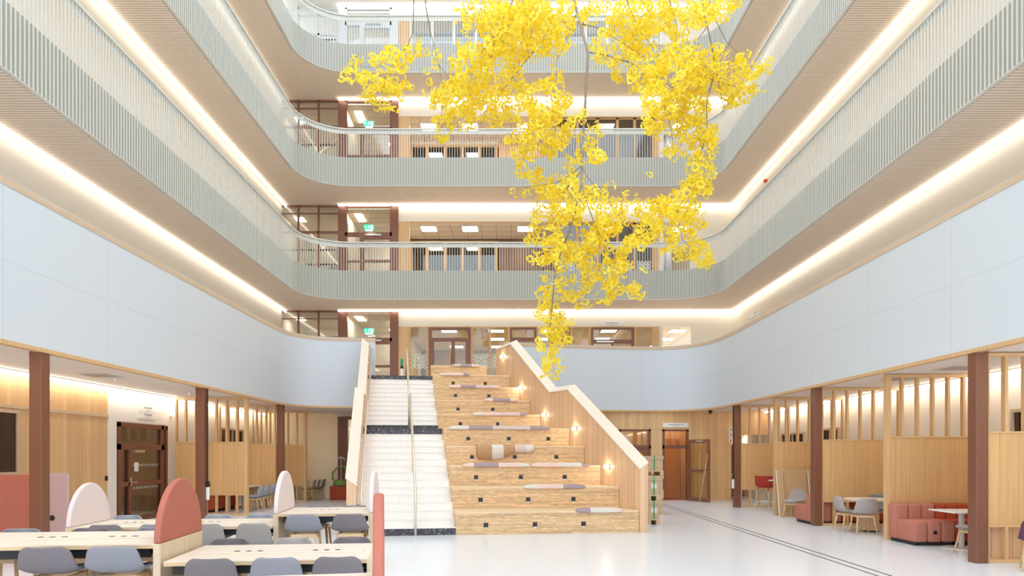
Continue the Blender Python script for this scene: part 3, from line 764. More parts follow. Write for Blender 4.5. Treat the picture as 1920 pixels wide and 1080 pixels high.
# right side wall line: X = WX(Y)
def WXr(Y): return 2.72 - .37 * (Y - 14.1)
D = Vector((-.37, 1, 0)).normalized(); NR = Vector((D.y, -D.x, 0))
def hit_wall(px):   # depth where the pixel column meets the inner face of the right stair wall
    k = (px - CX) / F
    return (2.72 + .37 * 14.1) / (k + .37)
se = thing('tiered_seating', 'oak tiered seating steps of ten levels beside the white staircase', 'tiered seating')
SOCK = {1: (911, 1003, 1094), 2: (901, 990, 1075), 3: (892.5, 976.6, 1058.7), 4: (885, 965, 1043), 5: (878, 954, 1028), 6: (863, 933), 7: (858.6, 924), 8: (854, 916.5), 9: (849.6, 910)}
TF = {}
def face_u(k, px):   # u on the front of tier k for a pixel column
    a = S(0, TF[k], 0); t = (px - CX) / F
    return (t * a.y - a.x) / (U.x - t * U.y)
for k in range(1, 11):
    n = 3 * (k - 1) + 1
    v0 = vn(n) if k < 10 else vn(27) + .62
    v1 = (vn(n + 3) if k < 9 else vn(27) + 1.25) if k < 10 else v0 + .5
    TF[k] = v0
    zt = 3 * R * k if k < 10 else fl(1) + .43
    zb = max(0, zt - 3 * R - .25) if k < 10 else fl(1)
    # right end where the front meets the side wall
    a = S(0, v0, 0); ur = (WXr(a.y) - a.x) / (U.x + .37 * U.y) if k < 10 else 1.82
    b = S(0, v1, 0); ur1 = (WXr(b.y) - b.x) / (U.x + .37 * U.y) if k < 10 else 1.82
    ur -= .01; ur1 -= .01
    if k == 10: a = S(0, v0, 0)
    u0 = .0
    q = MB(); q.hexa([S(u0, v0, zb), S(ur, v0, zb), S(ur1, v1, zb), S(u0, v1, zb)], [S(u0, v0, zt - .03), S(ur, v0, zt - .03), S(ur1, v1, zt - .03), S(u0, v1, zt - .03)])
    tr = q.build('tier', 'tier', se)
    q = MB(); q.hexa([S(u0, v0 - .004, zt - .03), S(ur, v0 - .004, zt - .03), S(ur1, v1, zt - .03), S(u0, v1, zt - .03)], [S(u0, v0 - .004, zt), S(ur, v0 - .004, zt), S(ur1, v1, zt), S(u0, v1, zt)])
    q.build('top_board', 'tiertop', tr)
    # butt joints of the facing, sockets
    for i, px in enumerate(SOCK.get(k, ())):
        u = face_u(k, px); zc = 3 * R * (k - 1) + .19
        q = MB(); T = lambda uu, vv, zz: S(u + uu, v0 + vv, zc + zz)
        q.hexa([T(-.045, -.012, -.045), T(.045, -.012, -.045), T(.045, .002, -.045), T(-.045, .002, -.045)], [T(-.045, -.012, .045), T(.045, -.012, .045), T(.045, .002, .045), T(-.045, .002, .045)])
        sk = q.build('socket', 'socket', tr)
        q = MB(); q.hexa([T(-.03, -.013, -.068), T(.03, -.013, -.068), T(.03, .002, -.068), T(-.03, .002, -.068)], [T(-.03, -.013, -.048), T(.03, -.013, -.048), T(.03, .002, -.048), T(-.03, .002, -.048)])
        q.build('socket_tag', 'signwhite', tr)
        uj = u + .5 if i < len(SOCK[k]) - 1 or k > 5 else u + .48
        if uj < ur - .1:
            q = MB(); q.hexa([S(uj, v0 - .003, zb), S(uj + .008, v0 - .003, zb), S(uj + .008, v0 + .001, zb), S(uj, v0 + .001, zb)], [S(uj, v0 - .003, zt - .03), S(uj + .008, v0 - .003, zt - .03), S(uj + .008, v0 + .001, zt - .03), S(uj, v0 + .001, zt - .03)])
            q.build('facing_joint', 'trim', tr)
# felt pads folded over the tier edges
def pad(k, p0, p1, cols, label, name='seat_pad', shape=None):
    u0, u1 = face_u(k, p0), face_u(k, p1); v0 = TF[k]; zt = 3 * R * k if k < 10 else fl(1) + .43
    q = MB(); n = 30; idx = []
    th = .02 if shape else .05
    for i in range(n + 1):
        t = i / n; u = u0 + (u1 - u0) * t
        e = min(1, min(t, 1 - t) * (u1 - u0) / .22); drop = (.02 + .02 * math.sqrt(max(0, e))) if shape is None else shape(t)
        back = .24 * (0.2 + .8 * math.sqrt(max(0, e))) if shape is None else .34
        fo = .05 if shape else 0
        th_ = th if shape else th * (.25 + .75 * e ** .5)
        prof = [(back, 0), (back, th_), (.03, th_ + .012), (-.03, th_)]; prof = [(back, 0), (back, th_), (.03, th_ + .012), (-.03, th_), (-.055 - fo, -.05 if shape else -.02), (-.05 - fo * .7, -drop), (-.012, -drop), (-.008, -.01), (-.008, 0)]
        prof = [(a, max(b, 0) if a > 0 else b) for a, b in prof]
        idx.append(len(q.v)); q.v += [tuple(S(u, v0 + a, zt + .003 + b)) for a, b in prof]
    m = 9; bounds = [c[1] for c in cols]
    for i in range(n):
        tm = (i + .5) / n; mi = next(j for j, b in enumerate(bounds) if tm <= b + 1e-6)
        for s in range(m):
            q.f.append([idx[i] + s, idx[i+1] + s, idx[i+1] + (s+1) % m, idx[i] + (s+1) % m]); q.mi.append(mi); q.sm.append(True)
    q.f.append([idx[0] + s for s in range(m)]); q.mi.append(0); q.sm.append(False)
    q.f.append([idx[n] + s for s in range(m)][::-1]); q.mi.append(len(cols) - 1); q.sm.append(False)
    o = q.build(name, [c[0] for c in cols]); tag(o, label, 'seat pad', 'felt seat pads on the tiered seating'); return o
pad(1, 1080, 1168, (('cush_c', .3), ('cush_d', .85), ('cush_b', 1)), 'mauve, beige and pink seat pad on the lowest tier by the timber side wall')
pad(2, 982, 1097, (('cush_d', .22), ('cush_b', .62), ('cush_c', 1)), 'seat pad with a dark mauve end on the second tier up')
pad(3, 867, 993, (('cush_b', .17), ('cush_c', .52), ('cush_b', .88), ('cush_d', 1)), 'left of two pads end to end on the third tier up')
pad(3, 996, 1104, (('cush_b', .45), ('cush_d', .86), ('cush_c', 1)), 'pad nearer the timber wall of the two end to end on the third tier up')
def bottle(t):
    if t < .46: return .30 + .03 * math.sin(t / .46 * PI) if t > .02 else .24
    if t < .66: return .30 - (.30 - .165) * (t - .46) / .2
    return .16 if t < .96 else .12
pad(4, 893, 1000, (('cush_e', .26), ('cush_d', .48), ('cush_e', .67), ('cush_a', .87), ('cush_d', 1)), 'bottle-shaped brown and cream felt pad hanging over the fourth tier up', 'bottle_pad', bottle)
pad(5, 840, 1031, (('cush_d', .2), ('cush_c', .42), ('cush_a', .8), ('cush_c', 1)), 'longest thin seat pad, on the fifth tier up at landing height')
pad(6, 885, 988, (('cush_d', .15), ('cush_b', .5), ('cush_a', .85), ('cush_c', 1)), 'pink and beige seat pad on the sixth tier up')
pad(7, 907, 969, (('cush_b', .28), ('cush_c', .8), ('cush_b', 1)), 'short seat pad with a dark middle on the seventh tier up')
pad(8, 841, 937, (('cush_b', .22), ('cush_c', .52), ('cush_a', .85), ('cush_b', 1)), 'pink and mauve seat pad on the eighth tier up')
pad(9, 824, 880, (('cush_d', .15), ('cush_b', .8), ('cush_c', 1)), 'short pink seat pad on the ninth tier up')
pad(10, 847, 900, (('cush_a', .3), ('cush_c', .7), ('cush_b', 1)), 'mauve seat pad on the small topmost tier')
# side walls with tilted ash cappings
def side_wall(name, label, pts, inn, out, thick, rise, lights=()):
    """pts: (Y, z) of the inner top edge; inn(Y) -> X of the inner face; out: unit vector to the outside"""
    t = thing(name, label, 'stair side wall', group='stair side walls')
    top = [Vector((inn(y), y, z)) for y, z in pts]
    base = [Vector((inn(pts[-1][0]), pts[-1][0], max(0, pts[-1][1] - 3.0))), Vector((inn(pts[0][0]), pts[0][0], 0))]
    o = Vector(out) * thick; q = MB(); n = len(top)
    inner = top + [Vector((p.x, p.y, 0)) for p in reversed(top)]
    outer = [p + o + Vector((0, 0, rise)) for p in top] + [Vector((p.x, p.y, 0)) + o for p in reversed(top)]
    N2 = len(inner); q.v += [tuple(p) for p in inner + outer]
    def F_(ix): q.f.append(ix); q.mi.append(0); q.sm.append(False)
    for i in range(n - 1):
        F_([i, i+1, N2-2-i, N2-1-i]); F_([N2+i, N2+N2-1-i, N2+N2-2-i, N2+i+1]); F_([i, N2+i, N2+i+1, i+1])
    F_([0, N2-1, 2*N2-1, N2]); F_([n-1, N2+n-1, N2+n, n])
    q.build('boarding', 'stairwall', t)
    # capping planks: one sloped board per run, slightly proud of both faces
    q = MB(); ov = Vector(out) * .02; up = Vector((0, 0, .035)); dn = Vector((0, 0, .004))
    for i in range(n - 1):
        a, b = top[i], top[i+1]
        A = [a - ov, b - ov, b + o + ov + Vector((0, 0, rise)), a + o + ov + Vector((0, 0, rise))]
        q.hexa([p + dn for p in A], [p + up for p in A])
    q.build('capping', 'cap', t)
    return t
PR_ = [(14.1, 1.29), (17.37, 3.24), (18.44, 3.27), (21.27, 5.03), (22.6, 5.06)]
side_wall('stair_side_wall', 'boarded oak side wall with stepped pale capping right of the tiered seating', PR_, WXr, (NR.x, NR.y, 0), .17, .13)
def WXl(Y): return -3.02 - .1727 * (Y - 13.45)
PL_ = [(13.5, .97), (17.15, 3.12), (18.3, 3.16), (21.2, 5.03), (22.1, 5.06)]
side_wall('stair_side_wall', 'pale capped side wall left of the white staircase', PL_, WXl, (-.985, -.17, 0), .18, .16)
# little bright wall lights on the inner face
for i, (px, py) in enumerate(((943, 669), (978, 727), (1022, 778), (1079.5, 804), (1140.5, 875))):
    Y = hit_wall(px); X0 = WXr(Y); z = wz(py, Y)
    t = thing('wall_light', ('topmost', 'second from top', 'middle', 'second lowest', 'lowest')[i] + ' glowing wall light on the oak wall beside the tiered seating', 'wall light', (X0, Y, z), math.atan2(D.y, D.x) - PI/2, 'wall lights along the tiered seating')
    bx('bracket', 'steel', -.03, 0, -.085, .085, -.05, .05, t); bx('diffuser', 'spot', -.075, -.03, -.075, .075, -.04, .04, t, bevel=.01)
# handrails
hr = thing('stair_handrail', 'pale metal handrail standing down the middle of the lower white flight', 'handrail', group='stair handrails')
def um(v, u, z): return S(u, v, z)
uc = -.80
lo = [S(uc, -.02, 0), S(uc, -.02, .80), S(uc, .04, .88), S(uc, vn(15) - .1, 15 * R + .87), S(uc, vn(15) + .15, 15 * R + .85), S(uc, vn(15) + .2, 15 * R + .78), S(uc, vn(15) + .2, 15 * R)]
MB().tube(lo, .027, 10).build('rail', 'rail', hr, smooth=True)
MB().tube([S(uc, vn(8), 8 * R), S(uc, vn(8), 8 * R + .87)], .015, 8).build('post', 'rail', hr, smooth=True)
hr = thing('stair_handrail', 'pale metal handrail standing down the middle of the upper white flight', 'handrail', group='stair handrails')
lo = [S(uc, vn(16) - .12, 15 * R), S(uc, vn(16) - .12, 16 * R + .72), S(uc, vn(16), 16 * R + .85), S(uc, vn(27), 27 * R + .85), S(uc, vn(27) + .3, 27 * R + .87), S(uc, vn(27) + .36, 27 * R + .8), S(uc, vn(27) + .36, 27 * R)]
MB().tube(lo, .027, 10).build('rail', 'rail', hr, smooth=True)
for fl_, (ya, za, yb, zb), wd in ((0, (13.75, .93, 17.3, 3.07), 'lower'), (1, (18.4, 3.2, 21.4, 5.0), 'upper')):
    hr = thing('stair_handrail', 'pale metal handrail fixed along the left side wall of the %s flight' % wd, 'handrail', group='stair handrails')
    g = lambda y, z, d=.10: Vector((WXl(y) + d, y, z - .08))
    if wd == 'lower': pts = [g(ya - .05, za - .25, .02), g(ya - .08, za - .25), g(ya - .08, za - .05), g(ya, za), g(yb, zb), g(yb + .3, zb + .02)]
    else: pts = [g(ya - .3, za - .02), g(ya, za), g(yb, zb), g(yb + .3, zb + .02)]
    MB().tube(pts, .024, 10).build('rail', 'rail', hr, smooth=True)
    for i in range(5):
        y = ya + (yb - ya) * (i + .5) / 5; z = za + (zb - za) * (i + .5) / 5
        MB().tube([g(y, z, 0), g(y, z - .04, .06), g(y, z)], .01, 6).build('bracket', 'steel', hr)

# ------------------------------------------------------------------ columns
def column(sx, Y, label, drop=False):
    x0 = 6.885; xa, xb = sorted((sx * x0, sx * (x0 + .19)))
    o = bx('steel_column', 'brown', xa, xb, Y, Y + .19, 0, GC, bevel=.012); tag(o, label, 'column', 'brown steel columns')
    return o
column(-1, 10.06, 'brown steel column before the red and mauve booth screens')
column(-1, 15.40, 'brown steel column beside the brown glazed door, with a black cable down its edge')
column(-1, 20.80, 'farthest brown steel column in the left row, behind the small pink arched screen')
column(1, 10.06, 'nearest brown steel column beside the salmon modular sofa')
column(1, 15.40, 'brown steel column left of the round oak table')
column(1, 20.80, 'farthest brown steel column in the right row, by the washroom opening')
def drop(x, Y, label):
    t = thing('power_drop', label, 'power drop', (x, Y, 0), group='power drops on the columns')
    MB().tube([(0, 0, GC - .01), (0, 0, .98)], .014, 6).build('cable', 'black', t)
    MB().bar((0, 0, 1.0), (.03, -.01, .88), .07, .07, (1, 0, 0)).build('plug', 'black', t, bevel=.01)
    MB().cyl((0, 0), .04, .04, .58, .86, 14).build('socket_box', 'signwhite', t)
drop(-6.86, 15.55, 'black cable with white socket box on the left column by the glazed door')
drop(6.86, 20.88, 'black cable with white socket box on the right column by the washroom opening')

# ------------------------------------------------------------------ slatted dividers
def divider(Y, x0, x1, label, post=0):
    t = thing('slatted_divider', label, 'room divider', (0, Y, 0), group='slatted oak dividers between the columns')
    zt = GC - .015; zp0, zp1 = .56, 1.92
    q = MB(); q.box(x0, x1, -.03, .03, zp0, zp1); q.build('panel', 'panel', t)
    bx('cap_rail', 'batten', x0, x1, -.045, .045, zp1, zp1 + .03, t); bx('lower_rail', 'batten', x0, x1, -.045, .045, zp0 - .03, zp0, t)
    bx('top_rail', 'batten', x0, x1, -.045, .045, zt - .05, zt, t); bx('floor_rail', 'batten', x0, x1, -.045, .045, 0.002, .05, t)
    n = max(2, round((x1 - x0) / .29)); sp = (x1 - x0) / n
    for i in range(n + 1):
        xx = x0 + i * sp; a = max(x0, min(x1 - .045, xx - .0225))
        endp = (post == 1 and i == n) or (post == -1 and i == 0)
        if endp: bx('end_post', 'slat', a - .02, a + .065, -.06, .06, 0, zt, t)
        else:
            bx('slat', 'slat', a, a + .045, -.045, .045, zp1 + .03, zt - .05, t)
            if i % 1 == 0: bx('leg', 'slat', a, a + .045, -.045, .045, .05, zp0 - .03, t)
    return t
divider(18.1, -XG + .22, -6.93, 'slatted oak divider nearest the brown glazed door on the left', 1)
divider(20.8, -XG + .22, -7.10, 'slatted oak divider behind the three pale blue chairs', 0)
divider(23.5, -XG + .22, -6.98, 'farthest slatted oak divider on the left, before the cream wall', 1)
dv = divider(10.16, 7.08, XG - .18, 'slatted oak divider at the picture edge beside the nearest right column', 0)
bx('lower_back', 'stairwall', 7.08, XG - .18, .2, .22, .05, .53, dv); bx('lower_shelf', 'batten', 7.08, XG - .18, .045, .22, .02, .05, dv)
divider(12.9, 7.13, XG - .18, 'slatted oak divider behind the salmon modular sofa', -1)
divider(15.5, 7.08, XG - .18, 'slatted oak divider behind the round oak table', 0)
divider(18.1, 7.05, XG - .18, 'slatted oak divider with large boards leaning on it', -1)
divider(20.9, 7.08, XG - .18, 'slatted oak divider behind the red bar chair', 0)
# ------------------------------------------------------------------ doors and windows of the ground floor
YL = lambda px: XG / (CX - px) * F          # depth on the left wall
a, b = 15.76, 18.02; h = 2.36
q = MB(); xx = -XG + .06
def lb(y0, y1, z0, z1, x0=-XG - .08, x1=-XG + .05): q.box(x0, x1, y0, y1, z0, z1)
for y0, y1 in ((a, a + .09), (b - .32, b - .2), (b - .09, b)): lb(y0, y1, 0, h)
lb(a, b, h - .1, h); lb(a, b - .2, 1.72, 1.86); lb(a, b - .2, 0, .1); lb(b - .2, b, 0, .1)
m = (a + b - .3) / 2
lb(a + .42, a + .54, 0, 1.72); lb(a + .09, b - .32, .86, .96)
WN[0] += 1
dl = struct(q.build('door_%d' % WN[0], 'brown'), 'brown glazed double door in the left wall')
for y0, y1, z0, z1 in ((a + .09, b - .32, 1.86, h - .1), (a + .09, a + .42, .96, 1.72), (a + .09, a + .42, .1, .86), (a + .54, b - .32, .96, 1.72), (a + .54, b - .32, .1, .86), (b - .2, b - .09, .1, h - .1)):
    bx('pane', 'glassb', -XG - .006, -XG + .006, y0, y1, z0, z1, dl)
MB().tube([(-XG + .05, a + .5, .95), (-XG + .12, a + .5, .95), (-XG + .12, a + .64, .95)], .012, 8).build('handle', 'steel', dl)
bx('lock_plate', 'steel', -XG + .05, -XG + .06, a + .46, a + .53, .86, 1.06, dl)
bx('door_closer', 'steel', -XG + .05, -XG + .12, a + .56, a + 1.0, 1.66, 1.72, dl)
bx('notice', 'signwhite', -XG + .01, -XG + .012, a + .72, a + .9, 1.2, 1.42, dl)
q = MB()
for zz in (.80, 1.35):
    y = a + .6
    while y < b - .36: q.cyl((0, 0), .035, .035, 0, .003, 10, Matrix.Translation((-XG + .008, y, zz)) @ Matrix.Rotation(PI/2, 4, 'Y')); y += .12
q.build('marker_dots', 'signgrey', dl)
panel_light(-10.6, 17.2, GC - .005, 'added ceiling light in the room behind the brown glazed double door')  # lamp added to lift the dark room behind the brown glass
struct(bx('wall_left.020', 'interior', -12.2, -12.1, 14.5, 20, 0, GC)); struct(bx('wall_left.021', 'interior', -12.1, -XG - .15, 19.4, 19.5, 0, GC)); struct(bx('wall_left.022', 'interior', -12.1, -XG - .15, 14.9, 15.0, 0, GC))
def side_window(s, y0, y1, z0, z1, label):
    q = MB(); xa = s * XG
    if s > 0: xa += .05
    for c, d, e, f_ in ((y0 - .06, y0, z0 - .06, z1 + .06), (y1, y1 + .06, z0 - .06, z1 + .06), (y0, y1, z1, z1 + .06), (y0, y1, z0 - .06, z0), ((y0 + y1) / 2 - .03, (y0 + y1) / 2 + .03, z0, z1)):
        q.box(min(xa, xa - s * .06), max(xa, xa - s * .06), c, d, e, f_)
    WN[0] += 1
    fr = struct(q.build('window_%d' % WN[0], 'trim'), label)
    bx('pane', 'glassd', xa - s * .02 - .004, xa - s * .02 + .004, y0, y1, z0, z1, fr)
    bx('opening', 'dark', min(xa - s * .012, xa - s * .002), max(xa - s * .012, xa - s * .002), y0, y1, z0, z1, fr)  # dark sheet on the solid wall, unlit depth put into its colour
side_window(-1, 10.9, 12.5, 1.29, 2.36, 'dark window in the oak wall at the left picture edge')
side_window(-1, 21.4, 23.1, 1.2, 2.40, 'small dark window in the cream wall above the left dividers')
side_window(1, 11.2, 12.25, 1.2, 2.36, 'dark window behind the divider at the right picture edge')
side_window(1, 18.8, 19.7, 1.2, 2.30, 'dark window behind the divider by the round table')
side_window(1, 21.0, 22.6, 1.2, 2.25, 'reddish dark window behind the divider by the leaning boards')
# back-wall doors on the right
def bdoor(x0, x1, zt, label, leaf):
    q = MB(); y = YGR
    for e in ((x0, x0 + .07, 0, zt), (x1 - .07, x1, 0, zt), (x0, x1, zt - .07, zt), (x0, x1, zt - .68, zt - .56)): q.box(e[0], e[1], y - .03, y + .12, e[2], e[3])
    if leaf:
        for e in ((x0 + .07, x0 + .17, 0, zt - .68), (x1 - .17, x1 - .07, 0, zt - .68), (x0 + .17, x1 - .17, zt - .8, zt - .68), (x0 + .17, x1 - .17, .9, 1.0), (x0 + .17, x1 - .17, 0, .12)): q.box(e[0], e[1], y, y + .06, e[2], e[3])
    WN[0] += 1
    d = struct(q.build('door_%d' % WN[0], 'brown'), label)
    bx('pane', 'glassl', x0 + .07, x1 - .07, y + .02, y + .03, zt - .56, zt - .07, d)
    if leaf: bx('pane', 'glassl', x0 + .17, x1 - .17, y + .02, y + .03, .12, zt - .8, d)
    return d
d1 = bdoor(dA0, dA1, dTop, 'closed brown glazed door behind the timber side wall', True)
d2 = bdoor(dB0, dB1, dTop, 'brown door frame under the white sign, its glass leaf standing open', False)
panel_light((dB0 + dB1) / 2, YGR + .8, GC - .005, 'added ceiling light in the lobby before the red-brown veneered door', .4, .4); panel_light((dA0 + dA1) / 2, YGR + .8, GC - .005, 'added ceiling light in the lobby behind the closed brown glazed door', .4, .4)  # both lobby lamps added to light the dark recess behind the doors
# mahogany door beyond, rust mat
struct(bx('wall_back.090', 'oakwall', dA0 - .5, dB1 + .4, YGR + 1.5, YGR + 1.6, 0, GC))
struct(bx('wall_back.091', 'oakwall', dB1 + .05, dB1 + .15, YGR + .15, YGR + 1.5, 0, GC)); struct(bx('wall_back.092', 'oakwall', dB0 - .15, dB0 - .05, YGR + .15, YGR + 1.5, 0, GC))
t = thing('inner_door', 'red-brown veneered door with tall vision slot behind the open glass door', 'door', (0, YGR + 1.42, 0))
bx('leaf', 'door_wood', dB0 + .02, dB1 - .03, -.03, .03, .02, 2.2, t)
bx('vision_slot', 'tile', dB0 + .24, dB0 + .36, -.036, -.03, .6, 1.9, t)
MB().tube([(dB0 + .1, -.04, 1.0), (dB0 + .1, -.09, 1.0), (dB0 + .24, -.09, 1.0)], .012, 8).build('handle', 'steel', t)
bx('door_closer', 'steel', dB0 + .06, dB0 + .34, -.09, -.03, 2.12, 2.18, t)
tag(bx('door_mat', 'redmat', dB0 + .02, dB1 - .02, YGR + .05, YGR + 1.3, .001, .015), 'rust-red door mat in the opening below the white sign', 'door mat')
# the open leaf
ang = math.atan2(-1.0, .5)
t = thing('glass_door_leaf', 'brown framed glass door leaf standing open beside the white sign', 'door', (6.25, 23.85, .01), ang)
Lw, Lh = 1.08, 2.12
q = MB()
for e in ((0, .1, 0, Lh), (Lw - .1, Lw, 0, Lh), (.1, Lw - .1, Lh - .12, Lh), (.1, Lw - .1, 1.0, 1.1), (.1, Lw - .1, 0, .13)): q.box(e[0], e[1], -.03, .03, e[2], e[3])
q.build('frame', 'brownframe', t)
for e in ((1.1, Lh - .12), (.13, 1.0)): bx('pane', 'glassl', .1, Lw - .1, -.005, .005, e[0], e[1], t)
MB().tube([(Lw - .06, -.03, 1.02), (Lw - .06, -.09, 1.02), (Lw - .22, -.09, 1.02)], .012, 8).build('handle', 'steel', t)
bx('door_closer', 'steel', .5, .85, -.09, -.03, Lh - .09, Lh - .02, t)
o = MB().tube([(6.47, 23.15, .01), (6.66, 22.86, 1.62)], .016, 8).build('prop_stick', 'slat'); tag(o, 'pale wooden stick leaning on the open glass door leaf', 'stick')
# washroom sign and basin
t = thing('washroom_sign', 'tall white sign of three black pictograms by the washroom opening', 'sign', (wx(1370, YGR - .3), YGR - .3, 0))
zs = [wz(p, YGR - .3) for p in (830, 820, 810, 800)]
bx('arm', 'steel', -.01, .01, .02, .3, zs[1], zs[1] + .02, t)
for i in range(3):
    bx('plate', 'signwhite', -.055, .055, -.02, .02, zs[i] + .008, zs[i+1] - .008, t)
    z = (zs[i] + zs[i+1]) / 2; q = MB()
    q.cyl((0, 0), .013, .013, 0, .004, 10, Matrix.Translation((0, -.02, z + .05)) @ Matrix.Rotation(PI/2, 4, 'X'))
    if i == 2: q.bar((0, -.022, z + .035), (0, -.022, z - .02), .03, .004, (0, 1, 0)); q.bar((-.008, -.022, z - .02), (-.01, -.022, z - .065), .01, .004, (0, 1, 0)); q.bar((.008, -.022, z - .02), (.01, -.022, z - .065), .01, .004, (0, 1, 0))
    elif i == 1:
        q.bar((0, -.022, z + .035), (0, -.022, z - .01), .02, .004, (0, 1, 0)); q.bar((0, -.022, z - .01), (.03, -.022, z - .015), .01, .004, (0, 1, 0)); q.bar((.03, -.022, z - .015), (.035, -.022, z - .055), .01, .004, (0, 1, 0))
        for j in range(10):
            a0 = PI * .6 + j * .42; q.bar((.028 * math.cos(a0), -.022, z - .035 + .028 * math.sin(a0)), (.028 * math.cos(a0 + .42), -.022, z - .035 + .028 * math.sin(a0 + .42)), .007, .004, (0, 1, 0))
    else: q.extrude([(0, -.024, z + .04), (-.035, -.024, z - .03), (.035, -.024, z - .03)], (0, .004, 0)); q.bar((-.01, -.022, z - .03), (-.01, -.022, z - .065), .01, .004, (0, 1, 0)); q.bar((.01, -.022, z - .03), (.01, -.022, z - .065), .01, .004, (0, 1, 0))
    q.build('pictogram', 'ink', t)
t = thing('wash_basin', 'white wash basin on the washroom wall beside the far right column', 'wash basin', (wx(1379, 26.2), 26.2, 0))
bx('bowl', 'porcelain', -.22, .22, -.2, .2, .72, .88, t, bevel=.04); MB().cyl((0, .05), .05, .05, .4, .72, 12).build('trap', 'porcelain', t)
bx('tap', 'chrome', -.02, .02, .08, .12, .88, 1.02, t)
o = bx('washroom_mirror', 'glassd', wx(1374, 26.35), wx(1383, 26.35), 26.37, 26.395, 1.15, 2.0); tag(o, 'narrow mirror above the wash basin', 'mirror')
o = bx('washroom_light', 'strip0', wx(1376, 26.3), wx(1396, 26.3), 26.25, 26.38, 2.14, 2.2); tag(o, 'bright lamp above the washroom mirror', 'lamp')
# glazed door on the left of the stairs
x0, x1 = wx(634, YGL), wx(684, YGL)
q = MB()
for e in ((x0, x0 + .28, 0, 3.0), (x1 - .1, x1, 0, 3.0), (x0 + .28, x0 + .36, 0, 2.9), (x0 + .28, x1, 2.9, 3.0), (x0 + .36, x1, 1.78, 1.9), (x0 + .36, x1, 0, .1)): q.box(e[0], e[1], YGL - .06, YGL + .1, e[2], e[3])
WN[0] += 1
d3 = struct(q.build('door_%d' % WN[0], 'brown'), 'tall brown glazed door left of the staircase')
bx('pane', 'glass', x0 + .36, x1 - .1, YGL - .006, YGL + .006, 1.9, 2.9, d3); bx('pane', 'glass', x0 + .36, x1 - .1, YGL - .006, YGL + .006, .1, 1.78, d3)
panel_light(x0 + .6, YGL + 1.2, GC - .005, 'added ceiling light behind the tall brown glazed door left of the stairs')  # interior lamp added to warm the wall beside this door
struct(bx('wall_back.095', 'tile', x0 - 1, x1 + 1, 27.4, 27.5, 0, 3.1))
t = thing('arm_chair', 'green armchair on a red plinth seen beside the tall brown glazed door', 'armchair', (x0 + .22, YGL - .55, 0))
bx('plinth', 'sofa_b', -.34, .3, -.2, .3, 0, .5, t, bevel=.03)
MB().cyl((0, 0), .26, .22, .5, .72, 20).build('seat', 'leafgreen', t, bevel=.05)
MB().tube([(-.3, .1, .7), (-.33, .15, .95), (-.15, .2, 1.15), (.1, .2, 1.18), (.26, .15, 1.0)], .03, 8).build('arm_frame', 'leafgreen', t, smooth=True)
MB().tube([(.13 * math.cos(a_ * PI / 8) + .02, -.02, 1.42 + .1 * math.sin(a_ * PI / 8)) for a_ in range(0, 9)] , .014, 6).build('hoop', 'signwhite', t)
MB().tube([(.02, 0, .7), (.02, 0, 1.5)], .008, 6).build('hoop_stem', 'signwhite', t)
# ceiling vents, sprinklers, emergency lamp, wall socket, dome
def vent(x, y, label):
    t = thing('ceiling_vent', label, 'ceiling vent', (x, y, GC - .001), group='perforated ceiling vents')
    bx('plate', 'greymetal', -.3, .3, -.3, .3, -.008, 0, t)
    q = MB()
    for i in range(9):
        for j in range(9): q.cyl((-.24 + i * .06, -.24 + j * .06), .018, .018, -.0095, -.0081, 8)
    q.build('perforations', 'ink', t)
vent(wx(188, 13.1), 13.1, 'perforated ceiling vent left, above the bench tables'); vent(wx(1800, 12.0), 12.0, 'perforated ceiling vent above the salmon sofa'); vent(wx(1692, 13.7), 13.7, 'perforated ceiling vent behind the slatted divider at the salmon sofa')
for px, py, l in ((216, 713, 'near the left ceiling vent'), (355, 739, 'left of the cabled column'), (436, 752, 'behind the first left divider')):
    Y = dep(py - 3, GC); t = thing('ceiling_sprinkler', 'small ceiling sprinkler ' + l, 'sprinkler', (wx(px, Y), Y, GC), group='ceiling sprinklers')
    MB().cyl((0, 0), .03, .03, -.01, -.001, 12).build('rose', 'signwhite', t); MB().cyl((0, 0), .008, .012, -.06, -.01, 8).build('nozzle', 'steel', t)
t = thing('wall_lamp', 'small white emergency spotlight beside the lowest sign plates on the left wall', 'emergency lamp', (-XG + .05, YL(320), 2.68))
bx('housing', 'signwhite', -.05, .03, -.05, .05, -.05, .03, t); bx('lamp_head', 'panelight', .03, .09, -.05, .05, .0, .05, t)
o = bx('wall_socket', 'socket', -XG, -XG + .012, YL(199) - .05, YL(199) + .05, 1.02, 1.13); tag(o, 'black wall socket on the oak wall left of the glazed door', 'wall socket')
t = thing('ceiling_camera', 'small dark ceiling camera above the open glass door', 'camera', (wx(1332, 23.4), 23.4, GC))
MB().cyl((0, 0), .07, .06, -.08, -.001, 14).build('housing', 'black', t); MB().cyl((0, 0), .045, .02, -.13, -.08, 14).build('lens_dome', 'ink', t)
